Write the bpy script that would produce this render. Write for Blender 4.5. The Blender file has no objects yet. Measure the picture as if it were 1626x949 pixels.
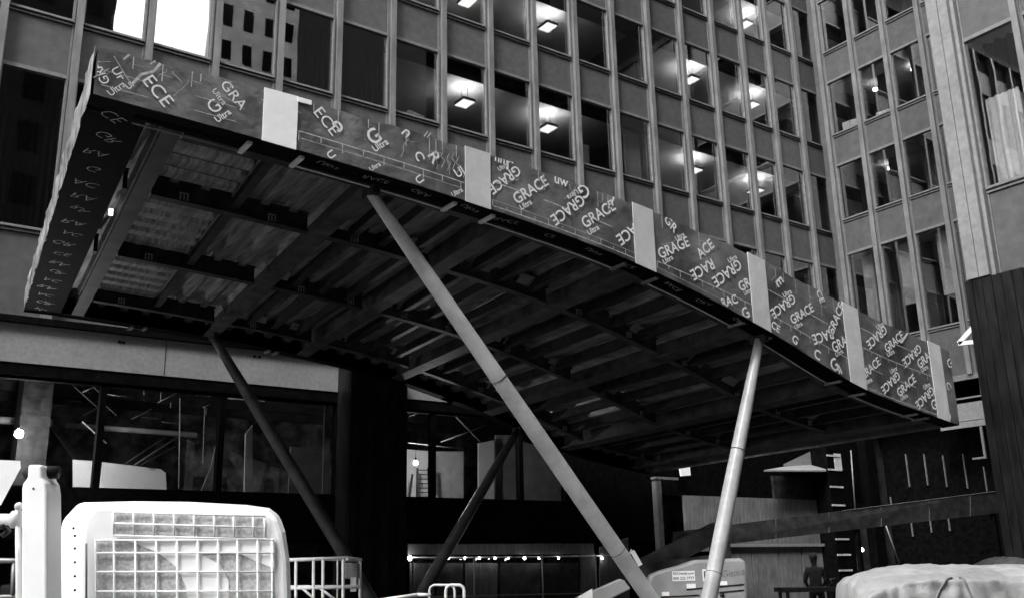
import bpy, math, random
import numpy as np
from mathutils import Matrix, Vector
random.seed(7); RNG = np.random.RandomState(11)
S = bpy.context.scene
COL = S.collection
R = math.radians

# ---------------------------------------------------------------- camera frame
FPX, PITCH, ROLL, YAW = 1554.18, .27097, -.021728, .622285
G = -1.65                                    # ground level; the eye is the origin
def cam_basis():
    cp, sp = math.cos(PITCH), math.sin(PITCH)
    r0 = np.array([1., 0, 0]); f = np.array([0, cp, sp]); u0 = np.array([0, -sp, cp])
    c, s = math.cos(ROLL), math.sin(ROLL)
    r, u = c*r0 + s*u0, -s*r0 + c*u0
    m = np.array([[math.cos(YAW), math.sin(YAW), 0], [-math.sin(YAW), math.cos(YAW), 0], [0, 0, 1]])
    return m @ r, m @ u, m @ f
CR, CU, CF = cam_basis()
def ray(x, y): return (x-813)/FPX*CR + (474.5-y)/FPX*CU + CF
def onX(x, y, X): d = ray(x, y); return d*(X/d[0])
def onY(x, y, Y): d = ray(x, y); return d*(Y/d[1])
def onZ(x, y, Z): d = ray(x, y); return d*(Z/d[2])
def onD(x, y, D): return ray(x, y)*D
VIEW = math.atan2(CR[1], CR[0])              # yaw of a frame whose x runs along the picture

# ---------------------------------------------------------------- materials
def mat(name, v, rough=.6, metal=0., var=.12, scale=6., bump=0., bscale=40., spec=.5, stretch=(1, 1, 1), emit=None, detail=4., stain=0.):
    m = bpy.data.materials.new(name); m.use_nodes = True
    nt = m.node_tree; N = nt.nodes; L = nt.links
    b = N['Principled BSDF']
    b.inputs['Roughness'].default_value = rough; b.inputs['Metallic'].default_value = metal
    b.inputs['Specular IOR Level'].default_value = spec
    tc = N.new('ShaderNodeTexCoord'); mp = N.new('ShaderNodeMapping'); mp.inputs['Scale'].default_value = stretch
    L.new(tc.outputs['Object'], mp.inputs['Vector'])
    n = N.new('ShaderNodeTexNoise'); n.inputs['Scale'].default_value = scale; n.inputs['Detail'].default_value = detail
    L.new(mp.outputs['Vector'], n.inputs['Vector'])
    r = N.new('ShaderNodeValToRGB')
    lo, hi = v*(1-var*2), min(.95, v*(1+var*2))
    r.color_ramp.elements[0].position = .3; r.color_ramp.elements[0].color = (lo, lo, lo, 1)
    r.color_ramp.elements[1].position = .7; r.color_ramp.elements[1].color = (hi, hi, hi, 1)
    L.new(n.outputs['Fac'], r.inputs['Fac'])
    col = r.outputs['Color']
    if stain:
        n3 = N.new('ShaderNodeTexNoise'); n3.inputs['Scale'].default_value = 1.1; n3.inputs['Detail'].default_value = 8
        n3.inputs['Roughness'].default_value = .7
        L.new(tc.outputs['Object'], n3.inputs['Vector'])
        r3 = N.new('ShaderNodeValToRGB'); q = 1-stain
        r3.color_ramp.elements[0].position = .42; r3.color_ramp.elements[0].color = (q, q, q, 1)
        r3.color_ramp.elements[1].position = .58; r3.color_ramp.elements[1].color = (1, 1, 1, 1)
        L.new(n3.outputs['Fac'], r3.inputs['Fac'])
        mx = N.new('ShaderNodeMix'); mx.data_type = 'RGBA'; mx.blend_type = 'MULTIPLY'; mx.inputs[0].default_value = 1
        L.new(col, mx.inputs[6]); L.new(r3.outputs['Color'], mx.inputs[7]); col = mx.outputs[2]
    L.new(col, b.inputs['Base Color'])
    if bump:
        n2 = N.new('ShaderNodeTexNoise'); n2.inputs['Scale'].default_value = bscale; n2.inputs['Detail'].default_value = 5
        L.new(mp.outputs['Vector'], n2.inputs['Vector'])
        bp = N.new('ShaderNodeBump'); bp.inputs['Strength'].default_value = bump; bp.inputs['Distance'].default_value = .02
        L.new(n2.outputs['Fac'], bp.inputs['Height']); L.new(bp.outputs['Normal'], b.inputs['Normal'])
    if emit:
        b.inputs['Emission Color'].default_value = (1, 1, 1, 1); b.inputs['Emission Strength'].default_value = emit
    return m
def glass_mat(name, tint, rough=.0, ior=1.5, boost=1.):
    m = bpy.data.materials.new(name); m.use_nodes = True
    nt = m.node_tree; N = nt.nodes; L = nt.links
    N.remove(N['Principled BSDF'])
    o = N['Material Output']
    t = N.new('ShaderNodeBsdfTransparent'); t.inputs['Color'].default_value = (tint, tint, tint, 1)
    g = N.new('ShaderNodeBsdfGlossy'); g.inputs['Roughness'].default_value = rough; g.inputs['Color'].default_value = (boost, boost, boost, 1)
    tc = N.new('ShaderNodeTexCoord'); n = N.new('ShaderNodeTexNoise'); n.inputs['Scale'].default_value = .9; n.inputs['Detail'].default_value = 1
    L.new(tc.outputs['Object'], n.inputs['Vector'])
    bp = N.new('ShaderNodeBump'); bp.inputs['Strength'].default_value = .06; bp.inputs['Distance'].default_value = .02
    L.new(n.outputs['Fac'], bp.inputs['Height']); L.new(bp.outputs['Normal'], g.inputs['Normal'])
    f = N.new('ShaderNodeFresnel')
    gm = N.new('ShaderNodeNewGeometry'); im = N.new('ShaderNodeMix'); im.data_type = 'FLOAT'      # a thin sheet: the inner face refracts like the outer one
    im.inputs[2].default_value = ior; im.inputs[3].default_value = 1/ior
    L.new(gm.outputs['Backfacing'], im.inputs[0]); L.new(im.outputs[0], f.inputs['IOR'])
    x = N.new('ShaderNodeMixShader'); L.new(f.outputs['Fac'], x.inputs['Fac']); L.new(t.outputs[0], x.inputs[1]); L.new(g.outputs[0], x.inputs[2])
    L.new(x.outputs[0], o.inputs['Surface'])
    return m
def emit_mat(name, s):
    m = bpy.data.materials.new(name); m.use_nodes = True
    b = m.node_tree.nodes['Principled BSDF']; b.inputs['Base Color'].default_value = (.8, .8, .8, 1)
    b.inputs['Emission Color'].default_value = (1, 1, 1, 1); b.inputs['Emission Strength'].default_value = s
    return m
M = dict(
    flange=mat('painted steel', 0.165, .45, .2, .10, 9, stretch=(1, 1, .15), stain=.25),
    frame=mat('dull frame metal', 0.15, .45, .2, .1, 9),
    spandrel=mat('grey spandrel panel', 0.07, .5, .15, .10, 5, bump=.05, bscale=90, detail=9, stain=.12),
    pale_panel=mat('pale soffit panel', 0.17, .7, 0, .08, 12, detail=9, stain=.12),
    black=mat('black steel', 0.0025, .7, 0, .3, 8, spec=.02),
    dark=mat('dark primer steel', 0.018, .55, .0, .35, 5, detail=8, spec=0.15),
    beam=mat('grey primed beam', 0.04, .6, .0, .35, 3, detail=9, stain=.3, spec=0.2),
    deck=mat('galvanised deck', 0.2, .45, .3, .3, 7, detail=6, stain=.15, stretch=(3, .22, 1), spec=0.3),
    membrane=mat('rubber membrane', 0.125, .3, 0, .3, 1.6, bump=1., bscale=4.5, detail=13, stain=.3),
    torn=mat('torn membrane', 0.2, .5, 0, .5, 6, bump=.6, bscale=12, stretch=(1, 1, .4), detail=9, stain=.4),
    ink=mat('pale print', .72, .5, 0, .05, 20),
    faint=mat('faint print', .42, .55, 0, .2, 20),
    strip=mat('pale cover strip', .55, .5, 0, .05, 3, bump=.4, bscale=5, stain=.14),
    white_strip=mat('white cover strip', .9, .5, 0, .02, 3, bump=.4, bscale=5, stain=.05),
    prop=mat('pale painted pipe', .42, .36, 0, .07, 3, detail=12, bump=.05, bscale=90, stain=.26),
    prop_dark=mat('dark painted pipe', 0.06, .5, 0, .2, 5, stain=.3),
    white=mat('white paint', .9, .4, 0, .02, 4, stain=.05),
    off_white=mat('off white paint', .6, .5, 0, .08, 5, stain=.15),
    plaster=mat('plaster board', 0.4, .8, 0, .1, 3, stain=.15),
    ceiling=mat('office ceiling', .62, .8, 0, .04, 3),
    interior=mat('office wall', 0.07, .8, 0, .15, 1.5, spec=0.15),
    carpet=mat('office floor', 0.03, .9, 0, .15, 12, spec=0.1),
    shop_shell=mat('stained shop shell', .10, .8, 0, .4, 2.2, detail=10, stain=.6, spec=.1),
    dim=mat('dark back wall', .03, .8, 0, .3, 2, spec=0.08),
    curtain=mat('dark curtain cloth', 0.012, .9, 0, .15, 9, spec=0.04),
    white_curtain=mat('white curtain cloth', .8, .9, 0, .05, 9),
    timber=mat('grey hoarding board', 0.12, .8, 0, .15, 3, stretch=(6, 6, .6), detail=8, stain=.3, spec=0.3),
    clad=mat('dark metal cladding', 0.045, .3, .6, .25, 4, detail=8, bump=.03),
    column=mat('dark column cladding', 0.012, .42, .3, .3, 5, stretch=(2, 2, .3), detail=9, stain=.35, spec=0.15),
    pier=mat('pier metal', 0.2, .5, .2, .08, 8, detail=9, stain=.15),
    hood=mat('grey machine paint', 0.3, .4, 0, .06, 4, stain=.12),
    tarp=mat('pale tarpaulin', 0.3, .5, 0, .1, 5, bump=1., bscale=7, detail=12, stain=.15),
    dark_tarp=mat('dark tarpaulin', .03, .6, 0, .3, 5, bump=.5, bscale=8),
    cloth=mat('dark work clothes', .02, .9, 0, .2, 9),
    skin=mat('skin', .3, .6, 0, .05, 9),
    hair=mat('dark hair', .02, .7, 0, .2, 30),
    rubber=mat('black rubber', .02, .7, 0, .2, 9),
    guard_glass=mat('scratched polycarbonate', 0.55, .3, 0, .16, 60, detail=10, stain=.12),
    asphalt=mat('asphalt', 0.05, .9, 0, .2, 30, bump=.2),
    paving=mat('plaza paving', 0.07, .85, 0, .12, 6, stain=.2),
    tower=mat('dark stone tower', .008, .8, 0, .1, .5, spec=.05),
    pale_tower=mat('pale stone tower', .42, .8, 0, .12, .4, stain=.2),
    cardboard=mat('pale cardboard', .6, .8, 0, .05, 6),
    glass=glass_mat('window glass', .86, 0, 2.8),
    store_glass=glass_mat('storefront glass', .8, 0, 1.45),
    lamp=emit_mat('lamp diffuser', .36), lamp_up=emit_mat('uplight', 16.),
    bulb=emit_mat('bare bulb', 260.), small_bulb=emit_mat('small bulb', 9.), spot=emit_mat('downlight lens', 3.5),
)

# ---------------------------------------------------------------- mesh builder
class MB:
    def __init__(s, frame=None): s.v = []; s.f = []; s.mi = []; s.M = frame; s.smooth = False
    def add(s, vs, fs, m=0):
        o = len(s.v)
        for p in vs:
            p = Vector((float(p[0]), float(p[1]), float(p[2])))
            s.v.append(s.M @ p if s.M else p)
        for f in fs: s.f.append([o+i for i in f]); s.mi.append(m)
        return s
    def box(s, x0, x1, y0, y1, z0, z1, m=0):
        x0, x1 = sorted((x0, x1)); y0, y1 = sorted((y0, y1)); z0, z1 = sorted((z0, z1))
        return s.add([(x0,y0,z0),(x1,y0,z0),(x1,y1,z0),(x0,y1,z0),(x0,y0,z1),(x1,y0,z1),(x1,y1,z1),(x0,y1,z1)],
              [(0,3,2,1),(4,5,6,7),(0,1,5,4),(1,2,6,5),(2,3,7,6),(3,0,4,7)], m)
    def hexa(s, a, b, m=0):                      # two matching quads a (4 pts) and b (4 pts)
        return s.add(list(a)+list(b), [(0,3,2,1),(4,5,6,7),(0,1,5,4),(1,2,6,5),(2,3,7,6),(3,0,4,7)], m)
    def bar(s, p, q, w, h, m=0, up=(0, 0, 1)):   # rectangular bar from p to q
        p, q = Vector(p), Vector(q); d = (q-p).normalized(); u = Vector(up)
        a = d.cross(u)
        if a.length < 1e-4: a = d.cross(Vector((1, 0, 0)))
        a.normalize(); b = a.cross(d).normalized(); a = a*w/2; b = b*h/2
        return s.hexa([p-a-b, p+a-b, p+a+b, p-a+b], [q-a-b, q+a-b, q+a+b, q-a+b], m)
    def loft(s, rings, m=0, cap=True, closed=True):
        n = len(rings[0]); vs = [p for r in rings for p in r]; fs = []
        for i in range(len(rings)-1):
            for j in range(n if closed else n-1):
                k = (j+1) % n
                fs.append((i*n+j, i*n+k, (i+1)*n+k, (i+1)*n+j))
        if cap: fs.append(tuple(range(n-1, -1, -1))); fs.append(tuple((len(rings)-1)*n+j for j in range(n)))
        return s.add(vs, fs, m)
    def tube(s, pts, r, n=10, m=0):
        pts = [Vector(p) for p in pts]
        rr = r if isinstance(r, (list, tuple)) else [r]*len(pts)
        rings = []; ref = None
        for i, p in enumerate(pts):
            d = (pts[min(i+1, len(pts)-1)]-pts[max(i-1, 0)]).normalized()
            if ref is None:
                ref = d.cross(Vector((0, 0, 1)))
                if ref.length < .05: ref = d.cross(Vector((1, 0, 0)))
            a = (ref-d*ref.dot(d)).normalized(); b = d.cross(a); ref = a
            rings.append([p+(a*math.cos(t)+b*math.sin(t))*rr[i] for t in [2*math.pi*k/n for k in range(n)]])
        s.smooth = True
        return s.loft(rings, m)
    def sphere(s, c, r, n=10, m=0, sq=(1, 1, 1)):
        vs = []; fs = []; h = n//2
        for i in range(h+1):
            t = math.pi*i/h
            for j in range(n):
                p = 2*math.pi*j/n
                vs.append((c[0]+r*sq[0]*math.sin(t)*math.cos(p), c[1]+r*sq[1]*math.sin(t)*math.sin(p), c[2]+r*sq[2]*math.cos(t)))
        for i in range(h):
            for j in range(n): fs.append((i*n+j, (i+1)*n+j, (i+1)*n+(j+1) % n, i*n+(j+1) % n))
        s.smooth = True
        return s.add(vs, fs, m)
    def grid(s, fn, nu, nv, m=0):
        vs = [fn(i/nu, j/nv) for j in range(nv+1) for i in range(nu+1)]
        fs = [(j*(nu+1)+i, j*(nu+1)+i+1, (j+1)*(nu+1)+i+1, (j+1)*(nu+1)+i) for j in range(nv) for i in range(nu)]
        return s.add(vs, fs, m)
    def build(s, name, mats, parent=None, label=None, bevel=0., smooth=None):
        me = bpy.data.meshes.new(name); inv = world_inv(parent)
        me.from_pydata([tuple(inv @ v) for v in s.v], [], s.f)
        for mm in (mats if isinstance(mats, (list, tuple)) else [mats]): me.materials.append(M[mm] if isinstance(mm, str) else mm)
        if any(s.mi): me.polygons.foreach_set('material_index', s.mi)
        if s.smooth if smooth is None else smooth: me.polygons.foreach_set('use_smooth', [True]*len(me.polygons))
        me.update()
        o = bpy.data.objects.new(name, me); COL.objects.link(o)
        if parent: o.parent = parent
        if label: o['label'] = label
        if bevel:
            b = o.modifiers.new('edge', 'BEVEL'); b.width = bevel; b.segments = 2; b.limit_method = 'ANGLE'
        return o
WM = {}
def world_inv(o):
    while o is not None and o.name not in WM: o = o.parent
    return WM[o.name].inverted() if o is not None else Matrix()
def thing(name, label, cat, loc, rz=0., group=None):
    o = bpy.data.objects.new(name, None); COL.objects.link(o); o.empty_display_size = .2
    o.location = loc; o.rotation_euler = (0, 0, rz)
    WM[o.name] = Matrix.Translation(Vector(loc)) @ Matrix.Rotation(rz, 4, 'Z')
    o['label'] = label; o['category'] = cat
    if group: o['group'] = group
    return o
def tag(o, label, cat, group=None):
    o['label'] = label; o['category'] = cat
    if group: o['group'] = group
    return o
def structure(o, kind='structure'): o['kind'] = kind; return o
def copy_tree(o, loc, label=None, rz=None):
    c = o.copy(); COL.objects.link(c); c.location = loc
    if rz is not None: c.rotation_euler = (0, 0, rz)
    if label: c['label'] = label
    for ch in list(o.children):
        d = ch.copy(); COL.objects.link(d); d.parent = c
        for g in list(ch.children):
            e = g.copy(); COL.objects.link(e); e.parent = d
    return c
_txt = {}
def text_mesh(t, bold=.012):
    if (t, bold) not in _txt:
        cu = bpy.data.curves.new('txt', 'FONT'); cu.body = t; cu.align_x = 'CENTER'; cu.align_y = 'CENTER'; cu.size = 1; cu.offset = bold; cu.resolution_u = 3
        o = bpy.data.objects.new('txt', cu); COL.objects.link(o)
        me = bpy.data.meshes.new_from_object(o.evaluated_get(bpy.context.evaluated_depsgraph_get()))
        v = np.array([tuple(p.co) for p in me.vertices]); f = [tuple(p.vertices) for p in me.polygons]
        bpy.data.objects.remove(o); bpy.data.curves.remove(cu); bpy.data.meshes.remove(me)
        _txt[(t, bold)] = (v, f)
    return _txt[(t, bold)]

# ================================================================= SETTING
g = MB().add([(-300, -300, G), (300, -300, G), (300, 300, G), (-300, 300, G)], [(0, 1, 2, 3)]).build('ground', 'asphalt'); structure(g)
g = MB().box(-14, 34, -3, 30, G-.1, G+.12).build('plaza', 'paving'); structure(g)
GP = G+.12

# ================================================================= OFFICE BUILDING
YF = 21.2; XW = 29.8; XN = 19.0
B = thing('office_building', 'grey steel and glass office building around the court, rows of windows between mullions', 'building', (16, 21.5, G))
edge = [.0273, .0996, .1698, .2416, .3148, .3903, .4649, .5402, .6163, .6923, .7683, .8453, .921, .998, 1.0732, 1.1493, 1.2242, 1.293, 1.366, 1.4353]
edge = [e*YF for e in edge]                          # right edge of each mullion flange
FW = .155
sill = [7.0, 11.94, 15.47, 19.05]; head = [10.6, 14.2, 17.74, 21.3]
span = [(5.14, 7.0), (10.6, 11.94), (14.2, 15.47), (17.74, 19.05), (21.3, 22.6)]
def wallbox(mb, ax, a0, a1, d0, d1, z0, z1):
    """a = along the facade, d = depth behind its plane"""
    if ax == 'Y': mb.box(a0, a1, YF+d0, YF+d1, z0, z1)
    elif ax == 'W': mb.box(XW+d0, XW+d1, a0, a1, z0, z1)
    else: mb.box(XN+d0, XN+d1, a0, a1, z0, z1)
def window(ax, a0, a1, z0, z1, name='window', gl='glass'):
    a0, a1 = min(a0, a1), max(a0, a1)
    f = MB(); t = .045
    wallbox(f, ax, a0, a0+t, .05, .16, z0, z1); wallbox(f, ax, a1-t, a1, .05, .16, z0, z1)
    wallbox(f, ax, a0+t, a1-t, .02, .16, z0, z0+.05); wallbox(f, ax, a0+t, a1-t, .05, .16, z1-.05, z1)
    o = f.build(name, 'frame', B)
    p = MB(); wallbox(p, ax, a0+t, a1-t, .115, .125, z0+.05, z1-.05); p.build('pane', gl, o)
    # pocket for the blinds behind the head
    return o
def spandrel(ax, a0, a1, z0, z1):
    a0, a1 = min(a0, a1), max(a0, a1); t = .035
    s = MB(); wallbox(s, ax, a0+.03, a1-.03, .10, .2, z0+.05, z1-.10)
    o = s.build('spandrel_panel', 'spandrel', B)
    f = MB()
    wallbox(f, ax, a0, a1, .06, .19, z1-.075, z1-.035)          # rail under the sill
    wallbox(f, ax, a0, a1, .07, .19, z0+.012, z0+.045)
    wallbox(f, ax, a0, a0+t, .08, .19, z0+.045, z1-.075); wallbox(f, ax, a1-t, a1, .08, .19, z0+.045, z1-.075)
    f.build('trim', 'frame', o)
def mullion(ax, e, z0, z1, far=False, w=FW):
    m = MB(); a0, a1 = e-w, e
    wallbox(m, ax, a0, a1, -.10, -.075, z0, z1)
    wallbox(m, ax, (a0+a1)/2-.02, (a0+a1)/2+.02, -.075, .08, z0, z1)
    wallbox(m, ax, a0+.01, a1-.01, .08, .2, z0, z1)
    m.build('mullion', 'flange', B)
for e in edge: mullion('Y', e, 5.14, 23.5)
for i in range(len(edge)-1):
    a0, a1 = edge[i], edge[i+1]-FW
    for z0, z1 in zip(sill, head): window('Y', a0, a1, z0, z1)
    for z0, z1 in span: spandrel('Y', a0, a1, z0, z1)
# side wing (deeper in the court)
wy = [20.76, 19.37, 18.01, 16.60, 15.2]
wsill = [7.46, 12.18, 15.58, 19.04]; whead = [10.9, 14.38, 17.8, 21.3]
wspan = [(5.75, 7.46), (10.9, 12.18), (14.38, 15.58), (17.8, 19.04), (21.3, 22.6)]
for y in wy: mullion('W', y, 5.75, 23.5, w=.17)
for i in range(4):
    a1, a0 = wy[i]-.17, wy[i+1]
    for z0, z1 in zip(wsill, whead): window('W', a0, a1, z0, z1)
    for z0, z1 in wspan: spandrel('W', a0, a1, z0, z1)
MB().box(XW+.02, XW+.4, 10.5, 15.02, 5.75, 23.5).box(XW+.1, 30.44, 20.78, 21.1, 5.75, 23.5).build('wall', 'spandrel', B)
MB().box(XW+.1, 30.44, 20.78, 21.1, GP, 5.74).build('wall', 'black', B)
MB().box(XW+.03, XW+6.9, -12, 10.38, GP, 23.4).box(XW+.03, XW+6.9, -12, 20.9, 23.82, 52).box(-14, 37, YF+.05, YF+8.2, 23.82, 52).build('unseen_wall', 'tower', B)  # unseen walls, added in near-black to keep sky out of the panes
MB().box(XN+.05, XN+6.9, -4, 5.70, GP, 32).box(XN+.05, XN+6.9, 5.71, 10.2, 15.52, 32).build('unseen_wall', 'tower', B)  # unseen near-black walls of the near block, added against reflected sky
# near block with its pier
ny = [9.70, 8.42, 7.14, 5.86]
for y in ny[1:]: mullion('N', y+.1, 5.5, 15.5, w=.13)
for i in range(3):
    a1, a0 = ny[i]-(.03 if i == 0 else .03), ny[i+1]+.1
    for z0, z1 in ((7.38, 10.83), (12.1, 14.3)): window('N', a0, a1, z0, z1)
    for z0, z1 in ((5.5, 7.38), (10.83, 12.1), (14.3, 15.5)): spandrel('N', a0, a1, z0, z1)
p = MB()
p.box(XN-.16, XN+.5, 9.99, 10.24, 5.55, 15.5).box(XN-.16, XN+.5, 9.765, 9.975, 5.55, 15.5).box(XN-.13, XN+.45, 9.97, 9.995, 5.55, 15.5)
p.box(XN-.05, XN+.3, 9.68, 9.76, 5.5, 15.5)
p.build('pier', 'pier', B)
c = MB()
y = 10.32
for k, w in enumerate((.17, .20, .21, .20, .22, .22)):
    c.box(XN-.13+.004*(k % 2), XN+.9, y-w+.012, y, GP, 5.53); y -= w
c.box(XN-.10, XN+.85, y-.02, 10.30, GP, 5.50)
c.box(XN+.2, XN+2.4, 5.6, y-.03, GP, 5.44)
c.build('column', 'column', B)
MB().box(XN+.12, XN+7, 5.8, 10.2, 5.40, 5.49).build('soffit', 'black', B)
MB().box(XN-.04, XN+.12, 5.8, 9.76, 5.40, 5.495).build('ledge', 'frame', B)
MB().box(XN+.5, XN+7, 10.18, 10.24, 5.5, 15.5).box(XN+.5, XN+7, 5.8, 10.18, 15.42, 15.5).box(XN+.2, XN+7, 5.72, 5.8, 5.5, 15.5).build('wall', 'spandrel', B)
# interiors : floors, ceilings, back walls
for k, (z0, z1) in enumerate(span):
    MB().box(.55, 30.3, YF+.21, YF+8, z1-.3, z1-.12).build('floor_slab', 'carpet', B)
    MB().box(.55, 30.3, YF+.55, YF+8, z0+.02, z0+.1).build('ceiling', 'ceiling' if k else 'black', B)
    MB().box(.55, 30.3, YF+.22, YF+.54, z0-.30, z0+.2).build('blind_pocket', 'black', B)
MB().box(.45, 30.3, YF+8, YF+8.2, G, 23.5).build('back_wall', 'dim', B)
MB().box(30.36, 37, 21.12, YF+8.2, GP, 23.4).build('back_wall', 'dim', B)
MB().box(.3, .5, YF+.1, YF+8, G, 23.5).build('wall', 'spandrel', B)
MB().box(-14, .3, YF+.12, YF+8, G, 23.4).build('wall', 'black', B)
for e in [edge[0]-1.6*k for k in range(1, 9)]: mullion('Y', e, 5.14, 23.5)
for z0, z1 in span: MB().box(-14, .2, YF+.06, YF+.115, z0+.03, z1-.05).build('spandrel_strip', 'spandrel', B)
MB().box(-14, 37, YF-.05, YF+8.3, 23.5, 23.8).box(XW-.05, 37, 5, 21, 23.5, 23.8).build('roof', 'dim', B)
for z0, z1 in wspan:
    MB().box(XW+.21, XW+7, 10.5, 20.7, z1-.3, z1-.12).build('floor_slab', 'carpet', B)
    MB().box(XW+.5, XW+7, 10.5, 20.7, z0+.02, z0+.1).build('ceiling', 'ceiling', B)
MB().box(XW+7, XW+7.2, 10.5, 21, G, 23.5).box(XW+.2, XW+7, 20.7, 20.8, 5.7, 23.5).box(XW+.4, XW+7, 10.4, 10.5, 5.7, 23.5).build('back_wall', 'dim', B)
for z in (5.6, 7.25, 11.0, 12.0):
    MB().box(XN+.22, XN+7, 5.8, 10.15, z, z+.1).build('floor_slab', 'ceiling', B)
MB().box(XN+4, XN+4.1, 5.85, 10.1, 5.7, 15.4).build('back_wall', 'interior', B)
# light partitions and columns inside the offices, and pale panels in place of reflections
def part_wall(x0, x1, y0, y1, z0, z1, m='plaster'): MB().box(x0, x1, y0, y1, z0, z1).build('partition_or_reflection', m, B)
for lev in (1, 2, 3):
    z0, z1 = sill[lev]-.1, head[lev]
    for x in (edge[4]-.1, edge[13]-.1): part_wall(x-.05, x+.05, YF+.6, YF+7.9, z0, z1, 'interior')
    part_wall(edge[7]-.1, edge[7], YF+.6, YF+2.6, z0, z1, 'interior')
    part_wall(.6, 30, YF+5.2, YF+5.3, z0, z1, 'interior')
    for yy in (18.9, 17.5, 16.0): part_wall(XW+1.2, XW+1.6, yy-.25, yy+.25, wsill[lev]-.1, whead[lev], 'timber')
part_wall(edge[7]+.02, edge[7]+.28, YF+.5, YF+.62, 11.85, 14.2); part_wall(edge[7]+.9, edge[7]+1.1, YF+2.0, YF+2.2, 11.85, 14.2)
part_wall(edge[12]+.75, edge[12]+1.4, YF+.55, YF+.63, 11.85, 13.8); part_wall(edge[11]+.35, edge[11]+.85, YF+.6, YF+.66, 11.85, 12.95)
part_wall(edge[17]+.1, edge[17]+.75, YF+.6, YF+.66, 19.0, 20.2)
for yy in (19.7, 18.3, 16.9): part_wall(XW+1.2, XW+1.6, yy-.3, yy+.2, 7.3, 10.85, 'timber')
for yy, w_, z_ in ((20.25, .45, 10.75), (18.75, .5, 10.8), (17.3, .6, 10.8)): part_wall(XW+.45, XW+.52, yy-w_, yy, 8.6 if w_ > .46 else 7.3, z_, 'plaster')  # pale panels behind the lowest wing panes, in place of pale reflections
# ground floors
MB().box(-6, 20.3, YF-.14, YF+.22, 4.99, 5.13).build('ledge', 'black', B)
MB().box(-6, 13.2, YF-.04, YF+.2, 4.20, 4.985).build('fascia_panel', 'pale_panel', B)
for px, py in ((190, 542), (196, 543), (404, 565), (412, 566)):
    q = onY(px, py, YF-.05); MB().box(q[0]-.03, q[0]+.03, YF-.055, YF-.045, q[2]-.025, q[2]+.025).build('fixing', 'black', B)
MB().box(5.93, 5.94, YF-.047, YF-.042, 4.22, 4.98).build('joint', 'black', B)
MB().box(-6, 20.3, YF-.02, YF+.3, 3.95, 4.195).build('lintel', 'black', B)
MB().box(-6, 20.3, YF-.10, YF+.3, .78, 1.76).build('storefront_band', 'black', B)
MB().box(13.2, 20.3, YF+.02, YF+.25, 4.2, 4.985).box(16.95, 20.3, YF+.02, YF+.25, 1.76, 3.95).box(16.95, 20.3, YF+.02, YF+.25, GP, .78).build('wall', 'black', B)
sx = [-.5, onY(160, 690, YF)[0], onY(352, 700, YF)[0], onY(538, 700, YF)[0], 10.1]
sx2 = [11.6, onY(690, 720, YF)[0], onY(829, 740, YF)[0], 16.93]
def shopfront(a0, a1, z0, z1):
    f = MB(); t = .06
    f.box(a0, a0+t, YF+.02, YF+.2, z0, z1).box(a1-t, a1, YF+.02, YF+.2, z0, z1).box(a0+t, a1-t, YF+.05, YF+.2, z0, z0+.05).box(a0+t, a1-t, YF+.05, YF+.2, z1-.06, z1)
    o = f.build('storefront_window', 'black', B)
    MB().box(a0+t, a1-t, YF+.1, YF+.112, z0+.05, z1-.06).build('pane', 'store_glass', o)
for L in (sx, sx2):
    for i in range(len(L)-1):
        shopfront(L[i], L[i+1]-.01, 1.76, 3.95); shopfront(L[i], L[i+1]-.01, GP, .78)
MB().box(-6, 20.3, YF+.35, YF+8, .9, 1.2).build('floor_slab', 'dim', B)
MB().box(-6, 30, YF+.35, YF+8, 4.75, 4.95).build('ceiling', 'shop_shell', B)
MB().box(.46, 30.2, YF+7.8, YF+7.95, GP, 4.74).build('back_wall', 'shop_shell', B)
for y_ in (1.6, 3.2, 4.8, 6.4): MB().box(-6, 30, YF+y_, YF+y_+.12, 4.45, 4.74).build('ceiling_beam', 'dark', B)
MB().box(3.55, 4.15, 23.2, 23.9, 1.2, 4.4).build('column', 'dark', B)
# big fluted column under the building
c = MB(); y0 = 20.45
for k in range(7):
    x0 = 10.0+k*.217; c.box(x0+.012, x0+.205, y0+.03*(k % 2), 21.15, GP, 5.0)
c.box(10.0, 11.52, y0+.06, 21.1, GP, 4.99)
c.build('column', 'column', B)
# right side: wrapped column, storefront of the side wing
xl, xr = onY(1315, 730, 20.42)[0], onY(1351, 722, 20.42)[0]
MB().box(xl, xr, 20.45, 21.1, GP, 4.3).build('column', 'black', B)
for py in (723, 745, 772, 801, 855, 880, 905):
    q = onY(1330, py, 20.4); MB().box(xl-.02, xl+.66, 20.42, 20.45, q[2]-.03, q[2]+.025).build('strap', 'plaster', B)
MB().box(xl+.35, xl+.72, 20.435, 20.449, 3.0, 3.55).build('sheet', 'plaster', B)
MB().box(31.2, 31.4, 10.5, 21.0, GP, 5.7).box(XW+.1, 31.3, 10.5, 21.0, 5.62, 5.74).build('wall', 'black', B)
for px, a, b in ((1438, 720, 773), (1467, 720, 770), (1497, 722, 773), (1529, 720, 775), (1562, 740, 780), (1414, 788, 800), (1447, 828, 851), (1477, 825, 845), (1506, 822, 842)):
    q, w = onX(px, a, 31.15), onX(px, b, 31.15); MB().box(31.12, 31.18, q[1]-.015, q[1]+.015, w[2], q[2]).build('glazing_bar', 'timber', B)
t = MB(); t.box(XW-.02, XW+.1, 15.2, 17.9, 5.6, 5.74)
t.build('ledge', 'frame', B)
t = MB(); t.box(XW+.3, XW+.4, 15.3, 18, 4.35, 4.92).box(XW+.3, XW+.36, 15.3, 18, 4.14, 4.33).box(XW+.28, XW+.34, 15.3, 18, 5.05, 5.1).box(XW+.26, XW+.3, 16.4, 16.45, 5.12, 5.58)
t.build('transom_panel', 'pale_panel', B)
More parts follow.
